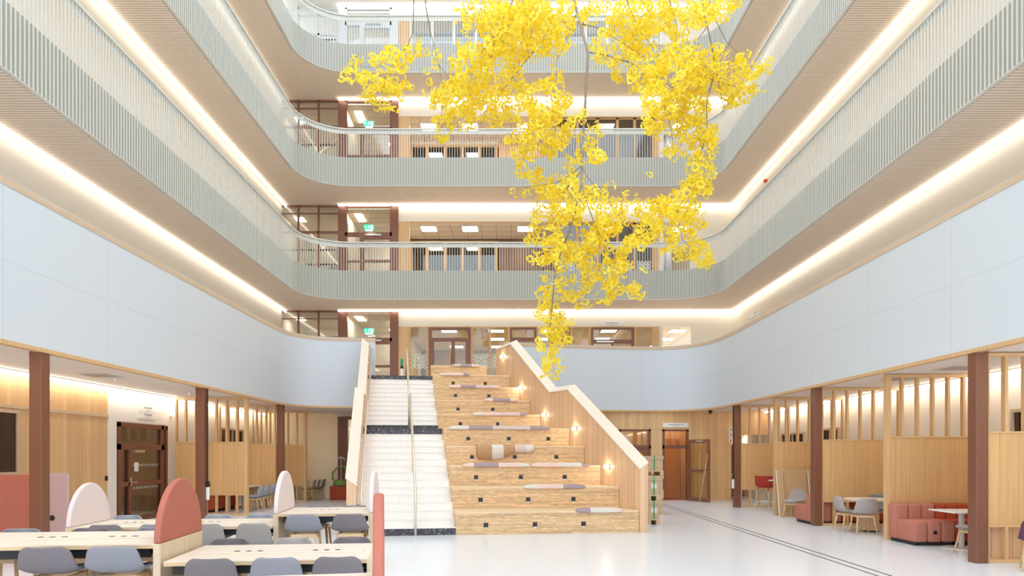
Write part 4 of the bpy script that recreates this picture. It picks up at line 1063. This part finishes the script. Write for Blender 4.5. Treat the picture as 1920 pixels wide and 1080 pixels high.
# ------------------------------------------------------------------ chairs and stools
def shell_grid(st, curl=.045, wrap=.055, nx=9):
    q = MB(); q.smooth = True
    for j, (y, z, hw) in enumerate(st):
        for i in range(nx):
            t = -1 + 2 * i / (nx - 1)
            bk = min(1, max(0, (z - st[3][1]) / .12))
            q.v.append((hw * t, y + wrap * bk * t * t * (1 if j > 3 else .3), z + curl * (1 - bk) * t ** 4))
    for j in range(len(st) - 1):
        for i in range(nx - 1):
            a = j * nx + i; q.f.append([a, a + 1, a + nx + 1, a + nx]); q.mi.append(0); q.sm.append(True)
    return q
def make_seat(name, mat, label, cat, group, zs=.405, zt=.73, stool=False, pad='seatdark', metal=None):
    t = thing(name, label, cat, group=group)
    k = (zt - zs) / .325
    st = [(.215, zs - .006, .185), (.13, zs + .012, .215), (.0, zs + .003, .238), (-.10, zs, .248), (-.175, zs + .03 * k, .246), (-.215, zs + .095 * k, .236), (-.240, zs + .175 * k, .222), (-.256, zs + .25 * k, .212), (-.264, zs + .30 * k, .190), (-.267, zs + .327 * k, .135)]
    shell_grid(st).build('shell', mat, t, smooth=True, solid=.024, subsurf=1)
    sp = [(.205, zs + .016, .165), (.12, zs + .034, .19), (.0, zs + .024, .205), (-.10, zs + .022, .205), (-.15, zs + .035 * k, .19)]
    shell_grid(sp, .02, 0, 7).build('seat_cover', pad if pad else mat, t, smooth=True, solid=.018, subsurf=1)
    h = zs - .012
    q = MB(); q.box(-.165, .165, .12, .155, h - .055, h - .012); q.box(-.165, .165, -.155, -.12, h - .055, h - .012); q.box(-.165, -.13, -.12, .12, h - .055, h - .012); q.box(.13, .165, -.12, .12, h - .055, h - .012)
    q.build('seat_frame', metal or 'leg', t, bevel=.006)
    for sx in (-1, 1):
        for sy in (-1, 1):
            f = 1.0 + .35 * (zs - .4)
            MB().tube([(sx * .15, sy * .138, h - .015), (sx * .17 , sy * .16, h * .55), (sx * .198 * f, sy * .215 * f, 0)], [.019, .017, .012], 10).build('leg', metal or 'leg', t, smooth=True)
    if stool:
        q = MB(); z = .2
        for a, b in (((-.185, .2), (.185, .2)), ((.185, .2), (.185, -.2)), ((.185, -.2), (-.185, -.2)), ((-.185, -.2), (-.185, .2))): q.bar((a[0], a[1], z), (b[0], b[1], z), .018, .018)
        q.build('footrest', metal or 'leg', t)
    return t
PROTO = {}
def seat_at(kind, mat, x, yb, ang, label, group, pad='seatdark'):
    """x, yb: where the middle of the back stands; ang: which way the seat faces (0 = away from the camera)"""
    key = (kind, mat, pad)
    nm = {'chair': 'shell_chair', 'stool': 'counter_stool'}[kind]
    if key not in PROTO:
        PROTO[key] = t = make_seat(nm, mat, label, kind, group, *((.405, .73) if kind == 'chair' else (.60, .835)), stool=(kind == 'stool'), pad=pad)
    else: t = copy_tree(PROTO[key])
    o = Vector((x, yb, 0)) + Matrix.Rotation(ang, 3, 'Z') @ Vector((0, .262, 0))
    t.location = o; t.rotation_euler = (0, 0, ang); tag(t, label, kind, group)
    return t
# ------------------------------------------------------------------ bench tables with arched felt screens
TA = rad(6.2)
def arch(mat, depth, h, z, parent, x, th=.06, name='arched_screen'):
    n = 28; poly = [(depth * (.5 - .5 * math.cos(PI * i / n)), h * math.sin(PI * i / n) ** 1.03) for i in range(n + 1)]
    q = MB(); q.extrude([(x, y, z + max(0, zz)) for y, zz in poly], (th, 0, 0))
    return q.build(name, mat, parent, bevel=.018, bseg=3)
def bench(label, x, y, L, z, depth=1.08, left=None, right=None, grom=(.28, .72), lp=True, rp=True, ang=None):
    t = thing('bench_table', label, 'table', (x, y, 0), TA if ang is None else ang, 'pale bench tables with arched screens')
    bx('tabletop', 'tableoak', 0, L, 0, depth, z - .008, z, t)
    bx('top_edge', 'oakedge', 0, L, .0, depth, z - .04, z - .008, t)
    bx('cable_lid', 'tableoak', .1, L - .08, depth * .40, depth * .60, z + .0005, z + .009, t, bevel=.004)
    for g in grom:
        for i in (-1, 0, 1):
            gx = L * g + i * .105
            MB().cyl((gx, depth * .5), .026, .026, z + .009, z + .0115, 14).build('grommet', 'socket', t)
    bx('apron', 'black', .05, L - .05, .06, .10, z - .12, z - .04, t); bx('apron', 'black', .05, L - .05, depth - .10, depth - .06, z - .12, z - .04, t)
    bx('cable_tray', 'black', .05, L - .05, depth * .4, depth * .6, z - .14, z - .04, t)
    if lp: bx('end_panel', 'oakpanel', -.06, 0, 0, depth, 0, max(z, .83 if left and left[1] > .7 else z), t)
    if rp: bx('end_panel', 'oakpanel', L, L + .06, 0, depth, 0, max(z, .83 if right and right[1] > .7 else z), t)
    if left: arch(left[0], depth, .55, left[1], t, -.06)['label'] = left[2]
    if right: arch(right[0], depth, .55, right[1], t, L)['label'] = right[2]
    return t
ZT, ZL = .83, .68
def fr(px, py, z): Y = dep(py, z); return wx(px, Y), Y
xB, yB = fr(287, 1020, ZT); LB = 2.55
bench('tall bench table at the left picture edge ending in the terracotta arched screen', xB - math.cos(TA) * LB, yB - math.sin(TA) * LB, LB, ZT, right=('redfelt', ZT, 'terracotta felt arched screen'), grom=(.57, .885 - .07))
xA, yA = fr(300, 1053.6, ZL)
bench('low bench table right of the large terracotta arched screen', xA + .03, yA, 1.72, ZL, lp=False, grom=(.33, .75))
xD, yD = fr(132, 989.7, ZL)
bench('low bench table behind with the pale pink arched screen at its left end', xD, yD, 2.47, ZL, left=('pinkfelt', ZL, 'pale pink felt arched screen'), rp=False, grom=(.22, .62))
xC, yC = fr(521.4, 963.3, ZT)
bench('tall bench table nearest the white stairs between two pale pink arched screens', xC, yC, 1.16, ZT, left=('pinkfelt', ZT, 'pale pink felt arched screen'), right=('pinkfelt', ZT, 'pale pink felt arched screen'), grom=(.5,))
x0_, y0_ = fr(702, 1073.5, ZT); TA0 = rad(10.6)
L0 = 2.0; yy = 1.08
v_ = Matrix.Rotation(TA0, 3, 'Z') @ Vector((L0, yy, 0))
bench('nearest tall bench table, only its far edge in view, with a narrow terracotta screen', x0_ - v_.x, y0_ - v_.y, L0, ZT, right=('redfelt', ZT, 'terracotta felt arched screen'), ang=TA0)
GA = 'chairs and stools at the bench tables'
def rowc(kind, cols, xs, Yb, ang, labels, slope=.0):
    for px, mat, lb, in zip(xs, cols, labels):
        x = wx(px, Yb); y = Yb + (x - wx(xs[0], Yb)) * math.tan(TA) * (1 if True else 0)
        seat_at(kind, mat, x, y, ang + TA, lb, GA)
om = ('first', 'second', 'third', 'fourth')
rowc('stool', ('shell_mauve', 'shell_blue'), (77, 197), 5.62, 0, ('dark mauve counter stool at the tall table by the left picture edge', 'blue-grey counter stool left of the large terracotta screen'))
rowc('stool', ('shell_blue', 'shell_mauve', 'shell_blue'), (45, 168, 282), 7.10, PI, ('far-side stool of the tall left table at the picture edge, only its seat seen', 'far-side stool of the tall left table, middle of three, only its seat seen', 'far-side stool of the tall left table next to the terracotta screen'))
rowc('chair', ('shell_mauve', 'shell_blue', 'shell_mauve'), (390, 510, 625), 5.70, 0, ('dark mauve chair at the low front table, nearest the terracotta screen', 'blue-grey chair at the low front table, between two mauve chairs', 'dark mauve chair at the low front table, nearest the narrow terracotta screen'))
rowc('chair', ('shell_mauve', 'shell_beige', 'shell_mauve'), (434, 547.5, 656), 7.13, PI, ('mauve chair across the low front table, nearest the terracotta screen, only its top seen', 'pale beige chair across the low front table, middle of three, only its top seen', 'mauve chair across the low front table, farthest to the stairs, only its top seen'))
rowc('chair', ('shell_mauve', 'shell_blue', 'shell_taupe', 'shell_taupe'), (193, 284, 375, 462), 8.47, 0, ('mauve-grey chair at the rear low table beside the large pink screen', 'blue-grey chair at the rear low table half hidden by the terracotta screen', 'taupe chair just right of the large terracotta screen', 'taupe chair at the rear low table next to the middle pink screen'))
rowc('chair', ('shell_sky', 'shell_sky', 'shell_sky', 'shell_sky'), (242.5, 323, 404, 479), 9.86, PI, ('pale blue chair across the rear low table before the glazed door', 'pale blue chair across the rear low table hidden behind the terracotta screen', 'pale blue chair across the rear low table just right of the cabled column', 'pale blue chair across the rear low table nearest the middle pink screen'))
rowc('stool', ('shell_blue', 'shell_mauve'), (566, 652), 8.72, 0, ('pale blue-grey counter stool at the tall table near the stairs, by the pink screen', 'mauve-grey counter stool at the tall table near the stairs, at its stair end'))
rowc('stool', ('shell_blue', 'shell_blue'), (600, 665), 10.30, PI, ('far-side stool of the tall table near the stairs, seen between two stools', 'stool on the far side of the tall table near the stairs, at the stair end'))
# booth screens at the left edge
t = thing('booth_screen', 'booth screen of red and mauve felt behind the nearest left column', 'screen', (0, 10.95, 0))
bx('red_panel', 'redfelt', -8.85, wx(74, 10.95), -.03, .03, 0, wz(890, 10.95), t, bevel=.01)['label'] = 'brick red felt panel'
bx('mauve_panel', 'mauvefelt', wx(74, 10.95), wx(128, 10.95), -.03, .03, 0, wz(887, 10.95), t, bevel=.01)['label'] = 'mauve felt panel'
MB().cyl((0, 0), .045, .045, 0, .006, 18, Matrix.Translation((wx(100, 10.95), -.03, wz(971, 10.95))) @ Matrix.Rotation(PI/2, 4, 'X')).build('grommet', 'socket', t)
# ------------------------------------------------------------------ modular sofas
def channel(q, x0, x1, y0, y1, z0, z1): q.box(x0 + .001, x1 - .001, y0, y1, z0, z1)
def sofa_module(label, x, y, ang, mat, w=.7, d=.86, grommet=False, ztop=.70, group='channelled modular sofa units'):
    t = thing('sofa_module', label, 'sofa', (x, y, 0), ang, group)
    cw = w / 3
    q = MB()
    for i in range(3): channel(q, i * cw, (i + 1) * cw, .0, d - .26, .06, .43)
    q.build('seat', mat, t, bevel=.045, bseg=4, smooth=True)
    q = MB()
    for i in range(3): channel(q, i * cw, (i + 1) * cw, d - .262, d, .06, ztop)
    q.build('backrest', mat, t, bevel=.045, bseg=4, smooth=True)
    bx('plinth', 'black', .04, w - .04, .05, d - .04, 0, .06, t)
    if grommet:
        MB().cyl((0, 0), .035, .035, 0, .008, 18, Matrix.Translation((w / 2, -.001, .235)) @ Matrix.Rotation(PI/2, 4, 'X')).build('grommet', 'socket', t)
    return t
sofa_module('salmon sofa module with black grommet before the oak divider, nearest the column row', 7.13, 12.0, 0, 'sofa_a', .73, .84, True)
sofa_module('deep rust sofa module beside the salmon one, behind the white pedestal table', 7.86, 12.02, 0, 'sofa_b', .62, .82)
sofa_module('coral sofa module in the corner behind the nearest right column', 8.48, 12.02, 0, 'sofa_c', .6, .82)
sofa_module('salmon sofa module whose end shows left of the second right column', 7.62, 16.50, PI, 'sofa_a', .72, .9)
sofa_module('rust sofa module seen through the divider behind the round table', 8.34, 16.50, PI, 'sofa_b', .72, .9)
sofa_module('coral sofa module in the corner behind the round table divider', 9.05, 16.50, PI, 'sofa_c', .70, .9)
for i, y in enumerate((19.05, 19.85, 20.65)):
    pass
sofa_module('coral sofa module along the left wall, nearest of two seen under the slatted divider', -8.22, 18.95, PI/2, 'sofa_c', .8, .78, True)
sofa_module('rust sofa module along the left wall, farther of two seen under the slatted divider', -8.22, 19.75, PI/2, 'sofa_b', .85, .78)
# ------------------------------------------------------------------ furniture right
t = thing('pedestal_table', 'white rectangular pedestal table before the salmon sofa', 'table', (7.79, 11.75, 0))
bx('top', 'whitelam', -.35, .35, -.36, .36, .62, .645, t, bevel=.006); MB().cyl((0, 0), .045, .045, .012, .62, 20).build('column', 'greymetal', t)
MB().cyl((0, 0), .30, .29, 0, .012, 32).build('base', 'greymetal', t)
seat_at('chair', 'shell_taupe', 7.79, 11.03, PI/2, 'grey shell chair at the white pedestal table, half hidden by the nearest column', 'shell chairs on the right', None)
t = thing('round_table', 'round oak table on a drum base between the right columns', 'table', (7.57, 14.32, 0))
MB().cyl((0, 0), .50, .50, .655, .682, 48).build('top', 'tableoak', t); 
q = MB(); q.cyl((0, 0), .18, .18, .03, .655, 18); q.build('drum', 'stairwall', t); MB().cyl((0, 0), .17, .17, 0, .03, 18).build('plinth', 'black', t)
seat_at('chair', 'shell_beige', wx(1628, 13.62), 13.62, rad(-6), 'beige-grey shell chair with its back to the view at the round oak table', 'shell chairs on the right', None)
seat_at('chair', 'shell_beige', wx(1566, 14.35), 14.35, -PI/2, 'beige-grey shell chair in profile at the left of the round oak table', 'shell chairs on the right', None)
seat_at('chair', 'shell_blue', wx(1646, 15.15), 15.15, PI - .3, 'blue-grey shell chair on the far side of the round oak table', 'shell chairs on the right', None)
seat_at('chair', 'shell_beige', wx(1502, 17.35), 17.45, PI - .9, 'beige shell chair in front of the large leaning boards', 'shell chairs on the right', None)
seat_at('chair', 'plum', 7.92, 9.2, -.6, 'dark plum shell chair cut by the right picture edge', 'shell chairs on the right', None).location = (7.32, 9.42, 0)
# leaning boards
for i, (p0, p1, y, z, mt, lb) in enumerate(((1463, 1474, 17.62, 1.20, 'mdf', 'narrow board edge-on, leftmost of the boards leaning on the divider'), (1474, 1522, 17.74, 1.22, 'mdf', 'large brown board with pale edges leaning on the divider behind the beige chair'), (1523, 1545, 17.68, 1.21, 'mdf', 'brown board half behind the column, right of the large leaning board'))):
    t = thing('leaning_board', lb, 'board', group='boards leaning on the divider')
    a, b = wx(p0, y), wx(p1, y); q = MB(); y2 = y + .26
    q.hexa([(a, y, 0), (b, y, 0), (b, y + .03, 0), (a, y + .03, 0)], [(a, y2, z), (b, y2, z), (b, y2 + .03, z), (a, y2 + .03, z)]); q.build('sheet', mt, t)
    q = MB(); q.hexa([(a - .012, y - .002, 0), (a, y - .002, 0), (a, y + .03, 0), (a - .012, y + .03, 0)], [(a - .012, y2 - .002, z), (a, y2 - .002, z), (a, y2 + .03, z), (a - .012, y2 + .03, z)]); q.build('edge_strip', 'signwhite', t)
# bar chair and high table
t = thing('bar_chair', 'red upholstered bar chair with chrome legs by the far right divider', 'bar chair', (wx(1436, 20.15), 20.15, 0), rad(-50))
q = MB(); q.cyl((0, 0), .24, .25, .64, .72, 24); q.build('seat', 'stoolred', t, bevel=.03, bseg=3)
q = MB(); n = 20
for i in range(n + 1):
    a = PI * (1.0 + i / n) - .15 + .3 * i / n; c, s = math.cos(a), math.sin(a)
    for r, z in ((.25, .68), (.285, .68), (.31, .985), (.26, .985)): q.v.append((c * r, s * r, z))
for i in range(n):
    for k in range(4): q.f.append([i*4+k, i*4+(k+1) % 4, (i+1)*4+(k+1) % 4, (i+1)*4+k]); q.mi.append(0); q.sm.append(True)
q.f += [[0, 1, 2, 3], [n*4+3, n*4+2, n*4+1, n*4]]; q.mi += [0, 0]; q.sm += [False, False]
q.build('backrest', 'stoolred', t, bevel=.015, bseg=3)
for sx in (-1, 1):
    for sy in (-1, 1): MB().tube([(sx * .16, sy * .16, .64), (sx * .23, sy * .23, 0)], .012, 8).build('leg', 'chrome', t, smooth=True)
q = MB()
for a, b in (((-.205, .205), (.205, .205)), ((.205, .205), (.205, -.205)), ((.205, -.205), (-.205, -.205)), ((-.205, -.205), (-.205, .205))): q.bar((a[0], a[1], .22), (b[0], b[1], .22), .02, .03)
q.build('footrest', 'chrome', t)
t = thing('high_table', 'round white high table on chrome legs beside the red bar chair', 'table', (wx(1470, 19.3), 19.3, 0))
MB().cyl((0, 0), .42, .42, .865, .89, 36).build('top', 'whitelam', t)
for i in range(4):
    a = PI/4 + i * PI/2; MB().tube([(.16 * math.cos(a), .16 * math.sin(a), .865), (.26 * math.cos(a), .26 * math.sin(a), 0)], .013, 8).build('leg', 'chrome', t, smooth=True)
# ------------------------------------------------------------------ furniture far left
t = thing('canteen_table', 'white rectangular table before the three pale blue chairs under the left gallery', 'table', (-7.95, 19.9, 0))
bx('top', 'whitelam', -.40, .42, -.85, .85, .655, .68, t, bevel=.005)
for y in (-.5, .5): MB().cyl((0, y), .04, .04, .012, .655, 14).build('column', 'greymetal', t); MB().cyl((0, y), .24, .24, 0, .012, 24).build('base', 'greymetal', t)
for i, (x, y) in enumerate(((-6.93, 19.25), (-6.98, 19.9), (-6.99, 20.5))):
    seat_at('chair', 'shell_sky', x, y, PI/2, ('nearest', 'middle', 'farthest')[i] + ' of three pale blue shell chairs in a row at the white table', 'pale blue chairs at the white table', None)
t = thing('canteen_table', 'table mostly hidden by the farthest left divider, before three brown-grey chairs', 'table', (-7.6, 24.3, 0))
bx('top', 'whitelam', -.4, .4, -.5, .5, .655, .68, t, bevel=.005); MB().cyl((0, 0), .04, .04, .012, .655, 14).build('column', 'greymetal', t); MB().cyl((0, 0), .24, .24, 0, .012, 24).build('base', 'greymetal', t)
for i, (x, y) in enumerate(((-6.72, 23.79), (-6.70, 24.31), (-6.68, 24.82))):
    seat_at('chair', 'shell_brown', x, y, PI/2 + .08, ('nearest', 'middle', 'farthest')[i] + ' of three brown-grey shell chairs by the cream wall', 'brown-grey chairs by the cream wall', None)
# ------------------------------------------------------------------ crates on pallets beside the seating
def crate(x0, x1, y0, y1, z, h, label, tagw):
    t = thing('crate', label, 'crate', ((x0 + x1) / 2, (y0 + y1) / 2, z), 0, 'strapped cardboard crates on pallets')
    w, d = (x1 - x0) / 2, (y1 - y0) / 2
    bx('box', 'card', -w + .02, w - .02, -d + .02, d - .02, .13, h - .01, t)
    q = MB(); q.box(-w, w, -d, d, .10, .13)
    for xx in (-w, -.05, w - .1): q.box(xx, xx + .1, -d, d, 0, .10)
    q.build('pallet', 'pallet', t)
    bx('lid', 'card', -w, w, -d, d, h - .09, h, t)
    for yy in (-d * .35,): 
        q = MB(); xs = w * .45
        q.box(xs - .012, xs + .012, -d - .004, -d, .13, h); q.box(xs - .012, xs + .012, -d, d, h, h + .004); q.build('strap', 'strap', t)
    if tagw: bx('paper_tag', 'signwhite', .06, .18, -d - .004 + .02, -d + .018, h * .5, h * .5 + .11, t)
    return t
xa, xb = 2.95, wx(1238.5, 15.65)
for i, lb in enumerate(('lower strapped crate with paper tag in the front stack beside the seating wall', 'upper strapped crate with paper tag in the front stack beside the seating wall')): crate(xa, xb, 15.65, 16.45, i * .555 + .001, .55, lb, True)
xa, xb = 3.25, wx(1244.5, 18.3)
for i, lb in enumerate(('bottom crate of the rear stack of three beside the seating wall', 'middle crate of the rear stack of three beside the seating wall', 'top crate of the rear stack of three, with a green strap, beside the seating wall')): crate(xa, xb, 18.3, 19.1, i * .525 + .001, .52, lb, False)
# ------------------------------------------------------------------ the yellow ginkgo hanging upside down in the void
from mathutils import noise
tr = random.Random(11)
TY = 13.0
def yo(px, py):   # slow drift of the branches in depth
    return TY + 1.1 * math.sin(px * .011 + 1.3) * math.cos(py * .008 + .4) + .5 * math.sin(px * .031 + py * .023)
def tp(px, py, dy=0.0):
    Y = yo(px, py) + dy; return Vector((wx(px, Y), Y, wz(py, Y)))
tree = thing('hanging_tree', 'bright yellow ginkgo tree hanging upside down in the middle of the atrium', 'tree', (wx(1098, TY), TY, 11.0))
TO = tree.location.copy()
BR = [  # pixel polylines and radius
 ([(1070, -260), (1074, -120), (1074, -30), (1078, 7), (1082, 24), (1092, 59), (1102, 98), (1103, 104), (1099, 155), (1097, 200), (1094, 240), (1091, 311), (1089, 346), (1083, 378), (1074, 413), (1065, 440), (1052, 470), (1041, 510), (1036, 560), (1033, 600), (1028, 650)], .034),
 ([(1102, 98), (1128, 101), (1180, 117), (1225, 140), (1262, 165), (1290, 195)], .016), ([(1092, 45), (1118, 51), (1170, 82), (1215, 112), (1255, 130)], .014),
 ([(1082, 24), (1072, 45), (1058, 80), (1044, 113), (1043, 160), (1043, 210), (1040, 260)], .014), ([(1072, 42), (1050, 42), (1010, 48)], .010),
 ([(1010, 85), (985, 115), (960, 147), (935, 180), (905, 215)], .014), ([(967, -40), (960, 5), (945, 30), (930, 70), (925, 90), (915, 130), (905, 160)], .015), ([(928, 65), (905, 95), (880, 130), (850, 170), (830, 205)], .010),
 ([(1091, 311), (1068, 328), (1045, 342), (1020, 346), (985, 351)], .011), ([(1091, 320), (1068, 345), (1050, 375), (1030, 410), (1010, 450), (998, 480)], .012),
 ([(1091, 311), (1100, 330), (1130, 368), (1150, 390), (1170, 416), (1195, 440), (1225, 450)], .013), ([(1090, 345), (1100, 380), (1115, 420), (1138, 470), (1165, 510), (1185, 540)], .012), ([(1083, 395), (1085, 440), (1095, 490), (1105, 540), (1095, 565)], .010),
 ([(1310, -60), (1318, 10), (1322, 35), (1330, 65), (1342, 128), (1350, 170), (1358, 205)], .018), ([(1325, -20), (1338, 28), (1350, 55), (1362, 78), (1385, 100), (1415, 118)], .010), ([(1326, 50), (1297, 90), (1280, 115), (1262, 150)], .008),
 ([(1342, 128), (1325, 190), (1325, 250), (1310, 300), (1297, 340), (1270, 400), (1280, 450), (1310, 480)], .014), ([(1215, 130), (1240, 180), (1255, 225), (1262, 270)], .011), ([(1297, 140), (1340, 150), (1385, 165), (1425, 160)], .010),
 ([(776, -60), (776, 0), (774, 60), (765, 85), (740, 116), (722, 148), (715, 180)], .011), ([(762, 88), (735, 125), (700, 125), (660, 125)], .007), ([(795, -60), (798, 10), (806, 55), (816, 95), (822, 120), (832, 165), (829, 200), (828, 240)], .011), ([(822, 120), (845, 150), (875, 175), (905, 190)], .008),
 ([(1160, -60), (1175, 0), (1195, 50), (1225, 90)], .015), ([(1240, -60), (1255, 0), (1270, 50), (1265, 100)], .013), ([(1030, -60), (1020, 0), (1000, 50), (990, 90)], .012), ([(910, -40), (900, 20), (890, 60)], .010)]
for i, (pl, r) in enumerate(BR):
    pts = [tp(*p) - TO for p in pl]; n = len(pts)
    rs = [max(.005, r * (1 - .72 * k / (n - 1))) for k in range(n)]
    MB().tube(pts, rs, 8).build('trunk' if i == 0 else 'branch', 'bark', tree, smooth=True)
for px, py, px2 in ((776, -60, 770), (795, -60, 800), (967, -40, 968), (1310, -60, 1310), (1070, -260, 1070)):
    a = tp(px, py) - TO; b = Vector((a.x, a.y, 10.5)); MB().tube([a, b], .006, 6).build('hanging_cable', 'cable', tree)
EL = """715 140 42 36 1.1|742 110 30 24 1|775 90 22 18 .9|668 120 26 14 .6|652 146 15 9 .8|684 176 14 8 .8|720 178 38 22 1.1|724 200 22 9 .8|758 158 14 14 .8|650 130 8 8 .5
815 130 18 24 .35|822 168 26 22 .75|826 200 16 20 .8|828 236 18 28 1.1|826 262 11 12 1|812 105 14 10 .4
900 78 40 46 1|950 62 55 50 1.1|992 48 55 55 1.1|1030 62 48 42 1|885 130 42 38 1.1|862 182 42 32 1|908 188 50 34 1.1|948 132 50 46 .9|928 218 42 18 .9|872 218 32 22 .9|905 20 45 22 .7|960 12 50 20 .9|1012 8 46 20 .9|1090 30 32 22 .9|1062 40 22 18 .8|1120 14 22 14 .7
1005 205 40 46 1.1|1040 178 34 42 1|985 265 30 26 .9|1022 248 42 36 1.1|1052 288 36 28 1|1078 238 26 28 .7|1122 236 22 18 .8|1112 285 22 22 .9|992 335 28 36 .8|1040 340 42 34 .9|1000 308 30 24 .8|962 262 14 14 .6|970 345 12 25 .5
1072 380 62 34 1|1028 420 42 36 1|1092 428 56 40 1|1150 402 46 36 .8|1140 450 56 36 1|1190 432 36 36 .9|1012 468 34 26 .95|1062 480 46 28 1|1112 498 56 32 1|1172 508 36 42 1|1130 538 36 28 .95|1192 545 18 16 .8|1092 562 18 16 .8|1150 358 28 12 .4|1196 382 12 18 .5|1072 350 30 18 .7|1080 530 22 26 .8
1036 528 22 22 .5|1048 556 26 22 .9|1030 588 28 26 .9|1044 620 30 28 1.15|1030 650 28 28 1.15|1042 682 18 20 .9|1020 690 8 12 .6|1060 590 12 24 .6|1018 545 14 14 .7|1040 705 6 5 .6
1152 88 44 36 .9|1200 32 62 36 1.05|1270 28 62 32 1|1330 20 44 22 .95|1182 62 44 30 .9|1242 92 52 44 1.1|1200 132 54 36 1.05|1262 142 62 42 1.15|1310 108 34 26 .8|1320 160 44 36 1.1|1365 126 28 20 .95|1412 120 32 22 .9|1386 170 40 22 1|1422 162 16 18 .8|1352 190 34 13 .8|1250 190 46 28 1.05|1290 210 40 32 1.05|1242 230 42 24 1|1300 250 34 26 1|1330 252 18 18 .9|1268 285 26 14 .8|1372 8 20 12 .8|1348 92 16 14 .7|1400 145 26 18 .8
1322 284 22 22 .9|1310 320 27 28 1.05|1300 355 32 28 1.05|1270 385 36 28 1.05|1250 408 36 26 1|1230 382 18 16 .8|1285 420 36 28 1.05|1280 458 38 28 1.05|1312 470 26 18 1|1322 490 16 13 .9|1228 425 16 18 .8|1340 265 12 10 .8|1215 330 8 8 .1"""
def fan(q, base, d, nrm, size, tone):
    """a ginkgo leaf: a notched fan with a slight fold"""
    d = d.normalized(); s = d.cross(nrm).normalized(); n2 = s.cross(d)
    o = len(q.v); a = .62
    for ang, r, lift in ((-1.05, .86, .10), (-.5, 1.0, .02), (-.08, .86, -.04), (.08, .86, -.04), (.5, 1.0, .02), (1.05, .86, .10)):
        q.v.append(tuple(base + (d * math.cos(ang) + s * math.sin(ang)) * size * r + n2 * size * lift))
    q.v.append(tuple(base - d * size * .1))
    b = o + 6
    q.f += [[b, o, o+1, o+2], [b, o+2, o+3], [b, o+3, o+4, o+5]]; q.mi += [0] * 3; q.sm += [False] * 3
    TONES.extend([tone] * 3)
groups = [g for g in EL.split('\n')]
NL = 0
for gi, g in enumerate(groups):
    q = MB(); TONES = []; spurs = MB()
    for e in g.split('|'):
        cx, cy, rx, ry, den = [float(v) for v in e.split()]
        n = int(PI * rx * ry * den / 46) + 1
        for _ in range(n):
            a = tr.uniform(0, 2 * PI); r = math.sqrt(tr.random()) * (1.0 if tr.random() < .8 else tr.uniform(.9, 1.3))
            px, py = cx + rx * r * math.cos(a), cy + ry * r * math.sin(a)
            if noise.noise(Vector((px * .034, py * .034, gi * .7))) + .55 * noise.noise(Vector((px * .09, py * .09, 4.0))) < (-.32 if gi in (2, 6, 7) else -.18): continue
            dy = tr.gauss(0, .16 + .0042 * min(rx, ry) * math.sqrt(max(0, 1 - min(1, r) ** 2)) * 2.2)
            c = tp(px, py, dy) - TO
            ax = Vector((tr.gauss(0, 1), tr.gauss(0, 1), tr.gauss(-.5, .8))).normalized()   # a spur with its rosette
            s1 = ax.cross(Vector((0, 0, 1)))
            s1 = s1.normalized() if s1.length > .1 else Vector((1, 0, 0)); s2 = ax.cross(s1)
            k = tr.randint(5, 8); ph = tr.uniform(0, 6); base_t = tr.uniform(.25, .95)
            for i in range(k):
                th = ph + i * 2 * PI / k + tr.uniform(-.3, .3)
                rdir = s1 * math.cos(th) + s2 * math.sin(th)
                d = (rdir + ax * tr.uniform(.1, .8)).normalized()
                sz = tr.uniform(.036, .056)
                nrm = (ax - d * ax.dot(d)); nrm = nrm.normalized() if nrm.length > .05 else s2
                fan(q, c + d * tr.uniform(.03, .055), d + Vector((0, 0, -.25)), nrm, sz, min(1, max(0, base_t + tr.uniform(-.3, .2)))); NL += 1
            if tr.random() < .35: spurs.tube([c - ax * .09, c], [.004, .003], 4, False)
    o = q.build('foliage', 'leaf', tree); o['kind'] = 'stuff'
    at = o.data.attributes.new('tone', 'FLOAT', 'FACE')
    if len(TONES) == len(o.data.polygons): at.data.foreach_set('value', TONES)
    spurs.build('twigs', 'bark', tree)['kind'] = 'stuff'
print('leaves', NL)
